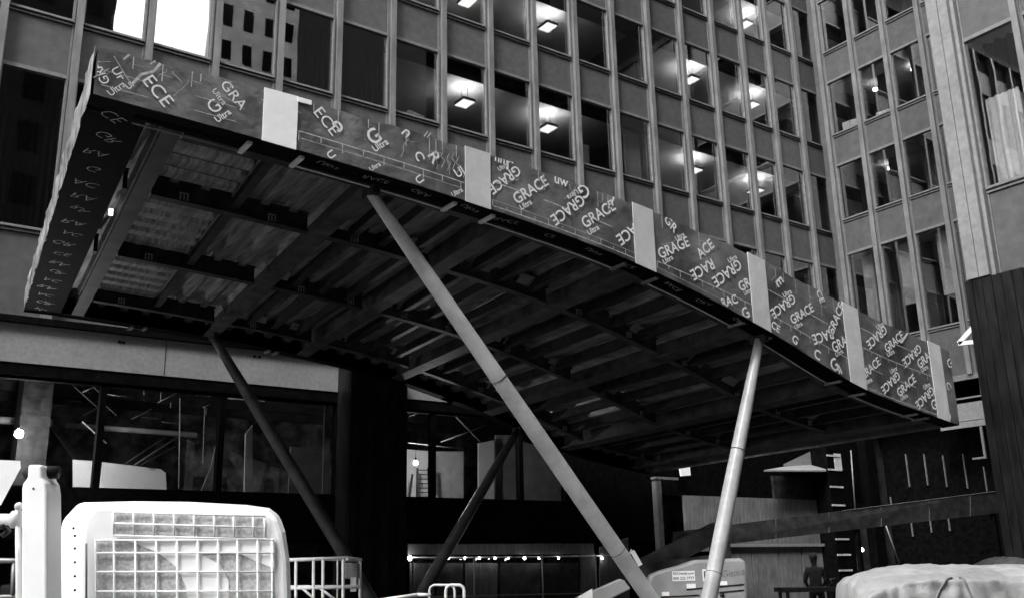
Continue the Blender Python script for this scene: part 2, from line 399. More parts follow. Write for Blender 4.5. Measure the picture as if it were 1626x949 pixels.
t = MB(); t.box(XW+.2, XW+.26, 16.55, 16.62, 3.1, 4.1).box(XW+.2, XW+.24, 16.62, 17.0, 3.1, 3.16).build('conduit', 'frame', B)
b = MB()
P1, P2, P3, P4 = (onX(px, py, XN+.8) for px, py in ((1556, 508), (1523, 545), (1560, 541), (1556, 512)))
b.bar(P1, P2, .07, .10).bar(P2, P3, .07, .09); b.build('brace', 'off_white', B)
# grey hoarding panels in front of the rear shopfront, on the right
MB().box(21.2, xl-.02, YF-.16, YF-.06, .45, 2.06).build('hoarding_panel', 'timber', B)
MB().box(20.3, 30.3, YF+.1, YF+.3, 2.06, 4.99).build('wall', 'black', B)
a0 = onY(1222, 748, YF-.1); a1 = onY(1310, 748, YF-.1)
aw = [onY(1213, 748, 20.4), onY(1312, 748, 20.4), onY(1312, 738, YF+.06), onY(1246, 742, YF+.06)]
MB().hexa(aw, [q+np.array([0, 0, .045]) for q in aw]).build('awning', 'pale_panel', B)
MB().add([(a0[0]+.9, YF+.06, 3.15), (a1[0], YF+.06, 3.15), (a1[0], YF+.06, 3.85), (a0[0]+.9, YF+.06, 3.2)], [(0, 1, 2, 3)]).build('plaster_patch', 'pale_panel', B)
MB().box(25.4, 28.1, YF-.03, YF+.07, 2.07, 2.8).build('shop_panel', 'dark', B)
h = MB()
xs = [onY(x, 900, YF-.2)[0] for x in (1160, 1195, 1238, 1275, 1309, 1325)]
for i in range(len(xs)-1): h.box(xs[i]+.03, xs[i+1]-.03, YF-.2, YF-.12, GP, .56)
h.build('hoarding_panel', 'timber', B)
MB().box(xs[0]-.2, xs[-1], YF-.3, YF-.18, .57, .66).build('rail', 'pale_panel', B)
MB().box(20.3, 23.2, YF-.1, YF+.2, GP, .9).build('wall', 'black', B)
# steel upright with foil between the shopfront and the hoarding
q = onY(1047, 760, 20.9); u = MB(); u.box(q[0]-.12, q[0]+.06, 20.9, 21.1, GP, q[2]).box(q[0]-.16, q[0]+.75, 20.88, 21.1, q[2], q[2]+.07)
u.build('door_frame', 'frame', B)

# the towers across the street that the windows mirror
def tower(name, label, x0, x1, y0, y1, h, m, nx, nz):
    t = thing(name, label, 'tower', ((x0+x1)/2, (y0+y1)/2, G))
    MB().box(x0, x1, y0, y1, G, h).build('wall', m, t)
    w = MB(); dx = (x1-x0)/nx; dz = (h-6)/nz
    for i in range(nx):
        for k in range(nz): w.box(x0+dx*(i+.28), x0+dx*(i+.72), y1, y1+.05, 4+dz*(k+.2), 4+dz*(k+.75))
    o = w.build('windows', 'black', t); o['kind'] = 'stuff'
    return t
tower('street_tower', 'tall dark tower across the street, mirrored in the darkest office windows', 25.2, 95, -34, -18, 92, 'tower', 24, 24)
tower('street_tower', 'dark tower across the street to the left of the sky gap mirrored in the windows', -16, 12.2, -24, -18, 80, 'tower', 10, 22)
tower('street_tower', 'unseen long dark block far left behind the viewer, added to shut out low sky', -70, -16.1, -24, -18, 69, 'tower', 24, 15)  # unseen block, added to keep bright sky out of the window reflections
tower('stone_tower', 'pale stone tower across the street, mirrored beside the bright sky', 18.9, 24.9, -20.5, -18.3, 88, 'pale_tower', 4, 30)
tower('low_house', 'low dark house across the street, under the mirrored sky gap', 12.5, 18.5, -24, -18.5, 22, 'tower', 3, 5)

# ================================================================= office lamps, curtains, boxes
def office_lamp(px, py, zc, label, proto=[None]):
    q = onZ(px, py, zc-.55)
    if proto[0] is None:
        o = thing('pendant_light', label, 'ceiling light', (q[0], q[1], zc-.02), 0, 'lit pendant lights in the offices')
        x, y, z = q[0], q[1], q[2]
        h = MB(); h.box(x-.22, x+.22, y-.27, y-.255, z, z+.09).box(x-.22, x+.22, y+.255, y+.27, z, z+.09).box(x-.22, x-.205, y-.255, y+.255, z, z+.09).box(x+.205, x+.22, y-.255, y+.255, z, z+.09); h.build('housing', 'frame', o)
        MB().box(x-.2, x+.2, y-.25, y+.25, z-.01, z+.02).build('diffuser', 'lamp', o)
        MB().box(x-.1, x+.1, y-.12, y+.12, z+.05, z+.06).build('uplight', 'lamp_up', o)
        s = MB(); s.tube([(x-.1, y, z+.12), (x-.1, y, zc)], .008, 5).tube([(x+.1, y, z+.12), (x+.1, y, zc)], .008, 5); s.build('suspension', 'black', o)
        proto[0] = o
    else: copy_tree(proto[0], (q[0], q[1], zc-.02), label)
rowname = {14.2: 'lowest visible lamp row', 17.74: 'middle lamp row', 21.3: 'topmost lamp row'}
office_lamp(738, 165, 14.2, 'lit pendant light in the lowest lamp row, first from the left')
office_lamp(870, 205, 14.2, 'lit pendant light in the lowest lamp row, second from the left')
office_lamp(1102, 272, 14.2, 'lit pendant light in the lowest lamp row, half behind a mullion')
office_lamp(1200, 304, 14.2, 'lit pendant light in the lowest lamp row, nearest the inner corner')
office_lamp(742, 4, 17.74, 'lit pendant light in the middle lamp row, cut by the top of the picture')
office_lamp(870, 44, 17.74, 'lit pendant light in the middle lamp row, second from the left')
office_lamp(1097, 128, 17.74, 'lit pendant light in the middle lamp row, third from the left')
office_lamp(1193, 168, 17.74, 'lit pendant light in the middle lamp row, nearest the inner corner')
office_lamp(1183, 40, 21.3, 'lit pendant light on the topmost visible floor near the inner corner')
def downlight(px, py, zc, label):
    d = onX(px, py, XW+1.6); zc2 = min(zc-.02, d[2]); q = onX(px, py, XW+1.6)
    o = MB().tube([(q[0], q[1], q[2]-.02), (q[0], q[1], q[2]+.06)], .085, 12).build('downlight', 'spot'); tag(o, label, 'downlight', 'small downlights in the side wing')
    s = MB().tube([(q[0], q[1], q[2]+.061), (q[0], q[1], zc)], .008, 6).build('stem', 'black', o)
downlight(1390, 143, 17.8, 'small lit downlight behind the side wing window above the white papers')
downlight(1450, 111, 17.8, 'small lit downlight, highest and rightmost of those in the side wing')
downlight(1413, 268, 14.38, 'small lit downlight in the lower dark window row of the side wing')
downlight(1353, 295, 14.38, 'tiny lit downlight in the side wing window nearest the inner corner')
downlight(1404, 489, 10.9, 'small lit downlight low behind the tall side wing window above the canopy')
def curtain(ax, a0, a1, z0, z1, d, label, m='curtain', amp=.05, n=9):
    c = MB()
    def fn(u, v):
        a = a0+(a1-a0)*u; o = d+amp*math.sin(u*n*2*math.pi+.6*math.sin(v*3))*(1-.3*v)
        z = z0+(z1-z0)*v
        return (a, YF+o, z) if ax == 'Y' else ((XN+o, a, z) if ax == 'N' else (XW+o, a, z))
    c.grid(fn, 90, 6); c.smooth = True
    tag(c.build('curtain', m), label, 'curtain', 'curtains and a reflection stand-in hanging behind the office windows')
curtain('Y', edge[5]+.05, edge[6]-.2, 11.85, 14.15, .5, 'dark pleated curtain behind the window above the white strip of the canopy')
curtain('Y', edge[6]+.05, edge[7]-.2, 11.85, 14.15, .5, 'dark pleated curtain in the window left of the room with grey columns')
curtain('Y', edge[1]+.05, edge[2]-.2, 6.95, 10.5, .5, 'dark tall curtain in the large window beside the left end of the canopy')
curtain('N', 9.58, 8.85, 7.4, 9.5, .45, 'white curtain in the near window at the right edge', 'white_curtain', .03, 5)
curtain('N', 9.6, 8.55, 9.55, 10.75, .5, 'grey striped panel standing in for reflections in the upper half of the near window at the right edge', 'curtain', .10, 4)  # pleated sheet standing in for the striped reflection in the pane
def carton(q, w, d, h, label, rz=.2):
    o = thing('carton', label, 'box', q, rz); F_ = WM[o.name]
    MB(F_).box(-w/2, w/2, -d/2, d/2, 0, h).build('body', 'cardboard', o, bevel=.008)
    MB(F_).box(-w/2-.001, w/2+.001, -.03, .03, h+.001, h+.004).box(-w/2-.004, -w/2-.002, -.03, .03, h*.6, h+.004).build('tape', 'faint', o)
carton((XW+.65, 20.05, 15.48), .5, .6, .62, 'white carton standing on the sill of the side wing window by the inner corner')
carton((XW+.6, 18.5, 15.48), .4, .8, .42, 'pale carton on the side wing sill under a small downlight')
carton((edge[7]+.85, YF+.5, 11.83), .55, .35, .42, 'pale carton on the sill in front of the grey office columns')

# ================================================================= CANOPY
YC0, YC1, SK = 10.33, 20.30, .105
KX = [1.93, 3.8, 6.7, 9.7, 12.4, 15.0, 17.95]
KB = [5.03, 4.97, 4.79, 4.43, 3.80, 3.00, 2.53]
KT = [5.59, 5.62, 5.56, 5.37, 4.98, 4.44, 3.98]
def spline(xs, ys):
    xs = np.array(xs); ys = np.array(ys); d = np.diff(ys)/np.diff(xs); m = np.r_[d[0], (d[1:]+d[:-1])/2, d[-1]]
    def f(x):
        x = min(max(x, xs[0]), xs[-1]); i = min(max(int(np.searchsorted(xs, x))-1, 0), len(xs)-2); h = xs[i+1]-xs[i]; t = (x-xs[i])/h
        return float((2*t**3-3*t*t+1)*ys[i]+(t**3-2*t*t+t)*h*m[i]+(-2*t**3+3*t*t)*ys[i+1]+(t**3-t*t)*h*m[i+1])
    return f
zb, zt = spline(KX, KB), spline(KX, KT)
X0, X1 = KX[0], KX[-1]
def cp(xf, y, z): return (xf+SK*(y-YC0), y, z)
C = thing('entrance_canopy', 'swooping steel entrance canopy wrapped in printed membrane, on four slanting pipe legs', 'canopy', (11, 15.3, GP))
N_ = 110
def lerp(a, b, t): return a+(b-a)*t
def band(y, off, z_lo, z_hi, x0=X0, x1=X1, n=N_, rows=4, wob=0.):
    m = MB(); ph = RNG.rand(8)*6
    def fn(u, v):
        x = lerp(x0, x1, u); w = 0
        if wob: w = wob*(math.sin(x*3.1+ph[0])*math.sin(v*4+ph[1])+.6*math.sin(x*7.7+v*5+ph[2])+.4*math.sin(x*17+v*9+ph[3]))
        e = wob*2.2*(math.sin(x*5.3+ph[4])+.5*math.sin(x*19+ph[5]))*(1 if v == 1 else 0)
        return cp(x, y+off+w, lerp(z_lo(x), z_hi(x), v)+e)
    m.grid(fn, n, rows); return m
fa = band(YC0, 0, zb, zt, wob=.005, rows=8, n=220); fa.smooth = True
FASC = fa.build('front_fascia', 'membrane', C)
MB().add([cp(X0, YC0+.02, zb(X0)), cp(X1, YC0+.02, zb(X1))], []).v
top = MB(); top.grid(lambda u, v: cp(lerp(X0, X1, u), lerp(YC0+.005, YC1, v), zt(lerp(X0, X1, u))-.012), N_, 2); top.build('roof_sheet', 'dark', C, smooth=True)
bk = band(YC1, 0, zb, zt); bk.build('back_fascia', 'black', C)
sd = MB(); nz = RNG.rand(200, 200)
def side_fn(u, v):
    y = lerp(YC0-.01, YC1+.03, u); s = .2*(.05*math.sin(y*5+3*math.sin(v*3))+.03*math.sin(y*13+v*5)+.04*(nz[int(u*150), int(v*7)]-.5))
    zz = lerp(zb(X0)-.01-.05*nz[int(u*150), 9]*u, zt(X0)+.01-.05*nz[int(u*150), 11]*u, v)
    return cp(X0-.03+s*(1 if u > .012 else .1), y, zz)
sd.grid(side_fn, 150, 7)
sd.build('side_fascia', 'torn', C)
en = MB(); en.grid(lambda u, v: cp(X1, lerp(YC0, YC1, u), lerp(zb(X1), zt(X1), v)), 20, 3); en.build('end_fascia', 'membrane', C)
# cover strips
for k, (a, b) in enumerate(((3.82, 4.25), (6.67, 7.08), (9.70, 10.12), (12.24, 12.66), (14.66, 15.10), (17.22, 17.62))):
    st = band(YC0-.022, 0, lambda x: zb(x)-.015, lambda x: zt(x)+.02, a, b, 6, 2)
    o = st.build('cover_strip', 'white_strip' if k == 0 else 'strip', C)
    sm = o.modifiers.new('thick', 'SOLIDIFY'); sm.thickness = .012
o = MB().box(4.24, 4.42, YC0-.03, YC0-.02, zt(4.3)-.05, zt(4.3)+.012).build('tape', 'white_strip', C)
# print on the membrane
def at_fascia(px, py): q = onY(px, py, YC0); return q[0], q[2]
YL = YC0-.0185
def stamp(mb, t, px, py, dx, dy, length, bold=.02, y=YL, sq=1.):
    """text centred on a spot of the fascia, running along (dx, dy) with the given length (both measured in the photo)"""
    v, f = text_mesh(t, bold)
    w = v[:, 0].max()-v[:, 0].min()
    d = math.hypot(dx, dy); dx, dy = dx/d*length/2, dy/d*length/2
    a = np.array(at_fascia(px-dx, py-dy)); b = np.array(at_fascia(px+dx, py+dy)); c = np.array(at_fascia(px, py))
    e = (b-a); ln = np.linalg.norm(e); e /= ln; n = np.array([-e[1], e[0]]); k = ln/w
    pts = []
    for p in v:
        q = c+e*p[0]*k+n*p[1]*k*sq
        qx = min(max(q[0], X0+.012), X1-.012); pts.append((qx, y, min(max(q[1], zb(qx)+.004), zt(qx)-.004)))
    mb.add(pts, f)
ink = MB()
def z5(x, y): return 780+x/4.744, 230+y/4.744
def z6(x, y): return 1100+x/3.164, 380+y/3.164
def t1(x, y): return x/5.42, y/5.42
def t2(x, y): return 300+x/5.42, y/5.42
def z7(x, y): return 400+x/4.065, 120+y/4.065
UP, INV = (.85, -.53), (-.80, .60)
for conv, sc, items in (
    (t1, 5.42, [('GRAC', 845, 600, -.49, -.87, 285), ('Ultra', 1000, 770, .8, -.55, 160), ('Ur', 1010, 640, .6, .8, 120), ('ECE', 1350, 790, .64, .77, 300)]),
    (t2, 5.42, [('GRA', 378, 825, .62, .78, 285), ('Ultra', 255, 840, .6, .78, 160), ('G', 215, 925, .8, -.55, 90)]),
    (lambda x, y: (x/2.875, y/2.875), 2.875, [('Ultra', 1015, 532, .8, -.55, 76), ('UI', 590, 395, .8, -.55, 30)]),
    (z7, 4.065, [('ECE', 475, 300, .62, .78, 195), ('G', 785, 400, .8, -.5, 75), ('Ultra', 825, 455, .8, -.5, 105), ('C', 1075, 525, .4, .9, 60), ('R', 1170, 530, .5, .8, 70), ('U', 505, 515, .6, .8, 50),
                 ('Ultra', 790, 592, .8, -.5, 75), ('U', 1075, 675, .6, .8, 50), ('n', 995, 370, .7, .7, 50), ('Ul', 1335, 628, .8, -.5, 55), ('Ultra', 1320, 757, .8, -.5, 75), ('c', 560, 340, -.8, .5, 50)]),
    (z5, 4.744, [('GRACE', 95, 262, *INV, 270), ('Ultra', 80, 172, *UP, 75), ('GRACE', 293, 345, *UP, 285), ('Ultra', 255, 455, *UP, 95), ('GRACE', 572, 488, *INV, 285), ('Ultra', 607, 378, *INV, 90), ('G', 690, 345, *INV, 70),
                 ('GRACE', 803, 528, *UP, 275), ('Ultra', 762, 645, *UP, 92), ('GRACE', 1062, 640, *INV, 275), ('GRAGE', 1370, 780, .9, -.4, 245), ('Ultra', 1325, 868, *UP, 80), ('GR', 1345, 600, .62, .78, 130), ('Ultra', 1415, 695, *UP, 75), ('J', 905, 435, .8, .6, 30),
                 ('uw', 520, 275, .9, .35, 110), ('r', 130, 140, .9, .3, 60), ('nn', 60, 110, .9, .35, 80)]),
    (z6, 3.164, [('ACE', 60, 52, .74, -.67, 95), ('RACE', 45, 150, -.85, .5, 125), ('GRACE', 168, 168, *INV, 165), ('Ultra', 195, 100, *UP, 48), ('GRA', 268, 222, *UP, 90), ('Ultra', 272, 264, *UP, 42), ('RAC', 180, 312, .95, -.3, 80), ('G', 262, 372, *UP, 34),
                 ('E', 430, 215, .5, .85, 34), ('GRACE', 450, 332, *INV, 140), ('Ultra', 470, 272, *UP, 46), ('GRACE', 545, 375, *UP, 128), ('Ultra', 527, 432, *UP, 42), ('CE', 636, 287, .35, .93, 66), ('GRACE', 716, 400, .36, -.93, 160), ('Ultra', 768, 440, .3, -.95, 46),
                 ('RACE', 650, 485, -.95, .3, 105), ('GRAC', 745, 520, *UP, 105), ('Ultra', 732, 570, *UP, 42), ('CE', 412, 440, .8, .6, 52), ('G', 510, 505, .7, .7, 36), ('C', 622, 580, .8, .5, 36), ('G', 708, 632, *UP, 36), ('Ul', 725, 662, *UP, 36),
                 ('GRACE', 920, 487, -.72, .69, 125), ('Ultra', 936, 433, *UP, 40), ('GRACE', 1008, 515, .75, -.66, 115), ('Ultra', 990, 570, *UP, 40), ('J', 1060, 490, .5, .8, 26), ('GRACE', 1097, 580, -.7, .71, 118), ('GRACE', 1172, 592, .72, -.69, 118), ('Ultra', 1160, 648, *UP, 38),
                 ('GRACE', 890, 650, .72, -.69, 122), ('Ultra', 878, 712, *UP, 40), ('GRACE', 990, 716, -.7, .71, 118), ('Ultra', 1004, 656, *UP, 38), ('GRACE', 1070, 735, .72, -.69, 118), ('Ultra', 1058, 790, *UP, 38), ('GRACE', 1162, 792, -.7, .71, 118), ('Ultra', 1172, 735, *UP, 38),
                 ('G', 1209, 832, *UP, 26), ('G', 1288, 625, .6, -.8, 26), ('C', 1281, 735, .4, .9, 36), ('IS', 1272, 885, .5, -.85, 40)])):
    for it in items:
        x, y = conv(it[1], it[2]); ink = MB(); stamp(ink, it[0], x, y, it[3], it[4], it[5]/sc, .0 if sc > 5 or it[0] == 'ECE' else .014, sq=1.15 if it[0] == 'GRAC' else 1.); ink.build('lettering', 'ink', FASC)
tk = MB()
def flush_marks():
    global tk
    if tk.f: tk.build('ruler_marks', 'faint', FASC)
    tk = MB()
def tline(fz, x0, x1, w=.012, dash=0., tick=0., step=.24, m=0):
    x = x0; k = 0
    while x < x1-.01:
        e = min(x+(dash or .3), x1)
        tk.add([(x, YL, fz(x)), (e, YL, fz(e)), (e, YL, fz(e)+w), (x, YL, fz(x)+w)], [(0, 1, 2, 3)])
        x = e+(dash*1.0 if dash else 0)
    if tick:
        x = x0
        while x < x1:
            l = tick*(1 if k % 2 == 0 else .55); k += 1
            tk.add([(x, YL, fz(x)), (x+.011, YL, fz(x)), (x+.011, YL, fz(x)+l), (x, YL, fz(x)+l)], [(0, 1, 2, 3)]); x += step
tline(lambda x: zb(x)+.235, 4.27, 6.65, tick=-.12, step=.29)
flush_marks()
tline(lambda x: zb(x)+.15, 4.3, 6.6, w=.006)
flush_marks()
tline(lambda x: zb(x)+.045, 7.1, 9.68, tick=.10)
flush_marks()
tline(lambda x: zb(x)+.135, 7.1, 9.68, w=.005)
flush_marks()
tline(lambda x: zb(x)+.40, 7.15, 9.68, dash=.42)
flush_marks()
for a, b in ((10.14, 12.22), (12.68, 14.64)):
    tline(lambda x: zb(x)+.16+.05*(x-10), a, b, tick=-.10)
    flush_marks()
tline(lambda x: zb(x)+.56+.06*(x-10), a, b, dash=.5)
flush_marks()
tline(lambda x: zb(x)+.07, 10.14, 12.22, w=.005)
flush_marks()
tline(lambda x: zb(x)+.03, 15.12, 17.2, tick=.10)
flush_marks()
tline(lambda x: zb(x)+.76, 15.12, 17.2, tick=-.10)
flush_marks()
tline(lambda x: zb(x)+1.12, 15.12, 17.2, dash=.5)
flush_marks()
tline(lambda x: zb(x)+.42, 15.12, 17.2, dash=.5)
flush_marks()
for xx in (2.3, 2.62, 2.95, 3.05, 3.4, 4.45, 4.78, 5.2, 5.35, 5.75, 6.1, 6.2, 6.3, 6.52, 7.9, 8.0, 9.0, 9.1, 9.2, 10.3, 11.1, 12.9, 13.1, 13.4, 13.75, 14.05, 14.4):
    l = random.uniform(.12, .42)*(.6+.03*xx); z = zt(xx)-.02
    tk.add([(xx, YL, z-l), (xx+.010, YL, z-l), (xx+.012, YL, z), (xx, YL, z)], [(0, 1, 2, 3)])
    if random.random() < .5: tk.add([(xx, YL, z-l*.6), (xx+.12, YL, z-l*.63), (xx+.12, YL, z-l*.61), (xx, YL, z-l*.58)], [(0, 1, 2, 3)])
    flush_marks()
def pxy(x, z):
    P = np.array([x, YC0, z]); return (813+FPX*(P @ CR)/(P @ CF), 474.5-FPX*(P @ CU)/(P @ CF))
def crease(p, w=.012):
    for a, b in zip(p[:-1], p[1:]):
        a, b = np.array(at_fascia(*a)), np.array(at_fascia(*b)); d = b-a; d /= np.linalg.norm(d); n = np.array([-d[1], d[0]])*w/2
        tk.add([(a[0]-n[0], YL, a[1]-n[1]), (b[0]-n[0], YL, b[1]-n[1]), (b[0]+n[0], YL, b[1]+n[1]), (a[0]+n[0], YL, a[1]+n[1])], [(0, 1, 2, 3)])
crease([(207, 137), (224, 119), (243, 115), (254, 102)], .03); crease([(195, 96), (205, 88)], .02); crease([(238, 103), (246, 98)], .02)
for a in ((703, 240), (712, 245), (720, 243), (727, 250)): crease([(a[0], a[1]), (a[0]-4, a[1]+9), (a[0]+2, a[1]+16), (a[0]-3, a[1]+27)], .008); flush_marks()
for a in ((672, 218), (677, 220)): crease([(a[0], a[1]), (a[0]+6, a[1]-8)], .014)
flush_marks()
rc = random.Random(21)
for k in range(26):
    px = rc.choice((rc.uniform(150, 410), rc.uniform(480, 735), rc.uniform(785, 1000), rc.uniform(1040, 1190), rc.uniform(1225, 1345)))
    xf = onY(px, 400, YC0)[0]; xf = lerp(X0+.1, 15, rc.random()**1.6)
    z = zt(xf)-rc.uniform(.02, .3); n_ = rc.randrange(3, 6); p = []
    dx, dz = rc.uniform(-.09, .09), -rc.uniform(.03, .09)
    for i in range(n_): p.append(pxy(xf, z)); xf += dx+rc.uniform(-.04, .04); z += dz*rc.uniform(.5, 1.3)
    p = [q for q in p if True]
    crease(p, rc.uniform(.004, .009))
    if k % 12 == 11: flush_marks()
flush_marks()
for z_, a_, b_ in ((.30, 2.0, 3.8), (.12, 2.0, 3.8)): tline(lambda x: zb(x)+z_, a_, b_, w=.006, dash=.5); flush_marks()
# soffit plates along the rim, with the lapped print
pl = MB(); pl.grid(lambda u, v: cp(lerp(X0-.03, X1, u), lerp(YC0+.012, YC0+.36, v), zb(lerp(X0-.03, X1, u))-.004), N_, 2)
FP = pl.build('rim_plate', 'black', C)
pl = MB(); pl.grid(lambda u, v: cp(lerp(X0-.03, X0+.62, u), lerp(YC0+.36, YC1-.02, v), zb(X0+.3)-.010), 2, 8)
SP = pl.build('rim_plate', 'black', C)
pl = MB(); pl.grid(lambda u, v: cp(lerp(X0+.62, X1, u), lerp(YC1-.32, YC1-.02, v), zb(lerp(X0+.62, X1, u))-.010), N_, 2); pl.build('rim_plate', 'black', C)
def flat_text(mb, t, x, y, z, ang, size, slope=0.):
    v, f = text_mesh(t, -.018); c, s = math.cos(ang), math.sin(ang)
    mb.add([(x+(p[0]*c-p[1]*s)*size, y+(p[0]*s+p[1]*c)*size, z+slope*(p[0]*c-p[1]*s)*size) for p in v], f)
dimp = mat('dim print', .3, .6, 0, .4, 20)
k = 0; y = YC0+.40; rr_ = random.Random(5)
while y < YC1-.3:
    lp = MB(); xx = X0+.26+SK*(y-YC0)+rr_.uniform(-.04, .04); flat_text(lp, ('GR', 'RA', 'CE', 'AC', 'G')[rr_.randrange(5)], xx, y, zb(X0+.3)-.014, rr_.uniform(.1, .8), rr_.uniform(.2, .27)); y += rr_.uniform(.5, .62); k += 1
    lp.build('lettering', dimp, SP)
x = 4.75; k = 0
while x < 12.2:
    sl = (zb(x+.05)-zb(x-.05))/.1; lp = MB(); flat_text(lp, ('RACE', 'GRA', 'Ultra', 'CE')[rr_.randrange(4)], x, YC0+.15, zb(x)-.016, rr_.uniform(-.3, .3), .15, sl); x += rr_.uniform(.55, .9); k += 1
    lp.build('lettering', dimp, FP)
# framing: main beams, purlins, joists, deck
def main_beam(xf, w=.26, d=.42, y0=YC0+.37, y1=YC1-.33):
    m = MB(); z = zb(xf)-.012; sl = (zb(min(xf+.1, X1))-zb(xf-.1))/min(.2, X1-xf+.1)
    a, b = xf-w/2, xf+w/2
    def ring(a, b, z0, z1): return [[cp(a, yy, z0+sl*(a-xf)), cp(b, yy, z0+sl*(b-xf)), cp(b, yy, z1+sl*(b-xf)), cp(a, yy, z1+sl*(a-xf))] for yy in (y0, y1)]
    r = ring(a, b, z, z+.025); m.loft(r); r = ring(xf-.015, xf+.015, z+.025, z+d); m.loft(r); r = ring(a, b, z+d, z+d+.025); m.loft(r)
    return m.build('main_beam', 'beam', C)
mbs = [2.85, 5.46, 7.56, 9.93, 12.5, 14.9, 17.3]
for xf in mbs: main_beam(xf, .22 if xf == 2.85 else .26)
def purlin(x0, x1, y, z_up=.03, w=.16, d=.28, mt='dark'):
    m = MB(); n = 6
    def ring(xx, z0, z1, hw): return [cp(xx, y-hw, zb(xx)+z0), cp(xx, y+hw, zb(xx)+z0), cp(xx, y+hw, zb(xx)+z1), cp(xx, y-hw, zb(xx)+z1)]
    xs = [lerp(x0, x1, k/n) for k in range(n+1)]
    m.loft([ring(xx, z_up, z_up+.02, w/2) for xx in xs]); m.loft([ring(xx, z_up+.02, z_up+d, .01) for xx in xs]); m.loft([ring(xx, z_up+d, z_up+d+.02, w/2) for xx in xs])
    m.build('purlin', mt, C)
for i in range(len(mbs)-1):
    for y in (YC0+.55, 13.0, 15.95, 18.9): purlin(mbs[i]+.16, mbs[i+1]-.16, y, mt='dark' if i < 2 else 'beam')
purlin(X0+.7, mbs[0]-.16, 13.0); purlin(X0+.7, mbs[0]-.16, 15.95)
def joist(xf, y0, y1):
    m = MB(); z = zb(xf)+.1
    m.loft([[cp(xf-.06, y, z), cp(xf+.06, y, z), cp(xf+.06, y, z+.018), cp(xf-.06, y, z+.018)] for y in (y0, y1)])
    m.loft([[cp(xf-.008, y, z+.018), cp(xf+.008, y, z+.018), cp(xf+.008, y, z+.2), cp(xf-.008, y, z+.2)] for y in (y0, y1)])
    m.build('joist', 'dark', C)
ys = [YC0+.63, 12.9, 13.1, 15.85, 16.05, 18.8]
for i in range(len(mbs)-1):
    w = mbs[i+1]-mbs[i]
    for f_ in ((.5,) if i == 0 else (.26, .5, .76)):
        for a, b in ((ys[0], ys[1]), (ys[2], ys[3]), (ys[4], ys[5])): joist(mbs[i]+w*f_, a, b)
dk = MB(); prof = []
x = X0+.15; hi = True
while x < X1-.05:
    h = .40 if hi else .30; prof += [(x, h), (x+(.24 if hi else .12), h)]; x += (.24 if hi else .12)+.04; hi = not hi
dk.add([cp(px, yy, zb(px)+h) for yy in (YC0+.03, YC1-.03) for px, h in prof], [(i, i+1, len(prof)+i+1, len(prof)+i) for i in range(len(prof)-1)])
dk.build('deck', 'deck', C)
# ribs across the first bay, where the sheets run the other way
rb = MB(); y = YC0+.8
while y < 18.6:
    if not any(abs(y-q) < .25 for q in (13.0, 15.95)): rb.add([cp(xx, yy, zb(xx)+h) for xx in (mbs[0]+.15, mbs[0]+1.22) for yy, h in ((y, .292), (y+.06, .23), (y+.26, .23), (y+.32, .292))], [(0, 1, 5, 4), (1, 2, 6, 5), (2, 3, 7, 6)])
    y += .43
rb.build('deck_rib', 'deck', C)
# hangers at the purlins
def hanger(xf, y):
    m = MB(); z = zb(xf)+.05
    for dx in (-.05, 0, .05): m.box(xf+SK*(y-YC0)+dx-.009, xf+SK*(y-YC0)+dx+.009, y-.10, y-.085, z, z+.09)
    m.box(xf+SK*(y-YC0)-.06, xf+SK*(y-YC0)+.06, y-.1, y-.085, z+.09, z+.105)
    m.build('hanger', 'pale_panel', C)
rh = random.Random(9)
for i in range(6):
    for y in (13.0, 15.95, 18.9):
        for xx in (.62, 1.75):
            if rh.random() < .5 and mbs[i]+xx < mbs[i+1]-.3: hanger(mbs[i]+xx+rh.uniform(-.15, .15), y)
# added plates in varied greys, standing in for lit flanks of the deck sheets
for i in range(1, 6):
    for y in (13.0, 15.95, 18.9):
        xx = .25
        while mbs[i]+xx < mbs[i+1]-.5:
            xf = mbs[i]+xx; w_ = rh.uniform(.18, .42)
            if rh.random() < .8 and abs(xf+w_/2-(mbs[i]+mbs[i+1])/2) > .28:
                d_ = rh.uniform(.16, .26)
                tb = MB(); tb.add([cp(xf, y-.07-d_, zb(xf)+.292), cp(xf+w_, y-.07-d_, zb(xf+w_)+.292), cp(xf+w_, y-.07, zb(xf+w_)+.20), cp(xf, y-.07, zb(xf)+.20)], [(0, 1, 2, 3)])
                tb.build('lit_flank_stand_in', rh.choice(('deck', 'timber', 'pale_panel')), C)
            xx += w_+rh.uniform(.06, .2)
# light rods and clamps under the rim
for a, b in ((2.4, 3.75), (4.32, 6.6), (7.15, 9.62), (10.2, 12.15), (12.75, 14.55), (15.2, 17.0)):
    pts = [cp(lerp(a, b, t/10), YC0+.40, zb(lerp(a, b, t/10))-.03) for t in range(11)]
    MB().tube(pts, .011, 6).build('rod', 'off_white' if a > 3 else 'frame', C)
for xx in (3.72, 4.38, 6.58, 7.2, 9.6, 10.25, 12.15, 12.78, 14.55, 15.2, 16.75, 17.1):
    z = zb(xx)-.03; MB().box(xx-.03, xx+.03, YC0+.10, YC0+.44, z-.018, z+.018).build('clamp', 'off_white' if xx < 8 else 'frame', C)
for px, py in ((207, 521), (229, 522), (424, 558), (437, 561)):
    q = onY(px, py, YC1-.1); MB().box(q[0]-.03, q[0]+.03, YC1-.25, YC1+.02, q[2]-.02, q[2]+.03).build('clamp', 'frame', C)
m = MB()
for px in (163, 176): q = onD(px, 337, 14.6); m.box(q[0]-.03, q[0]+.03, q[1]-.02, q[1]+.02, q[2]-.05, q[2]+.05)
m.build('work_light', 'lamp', C)
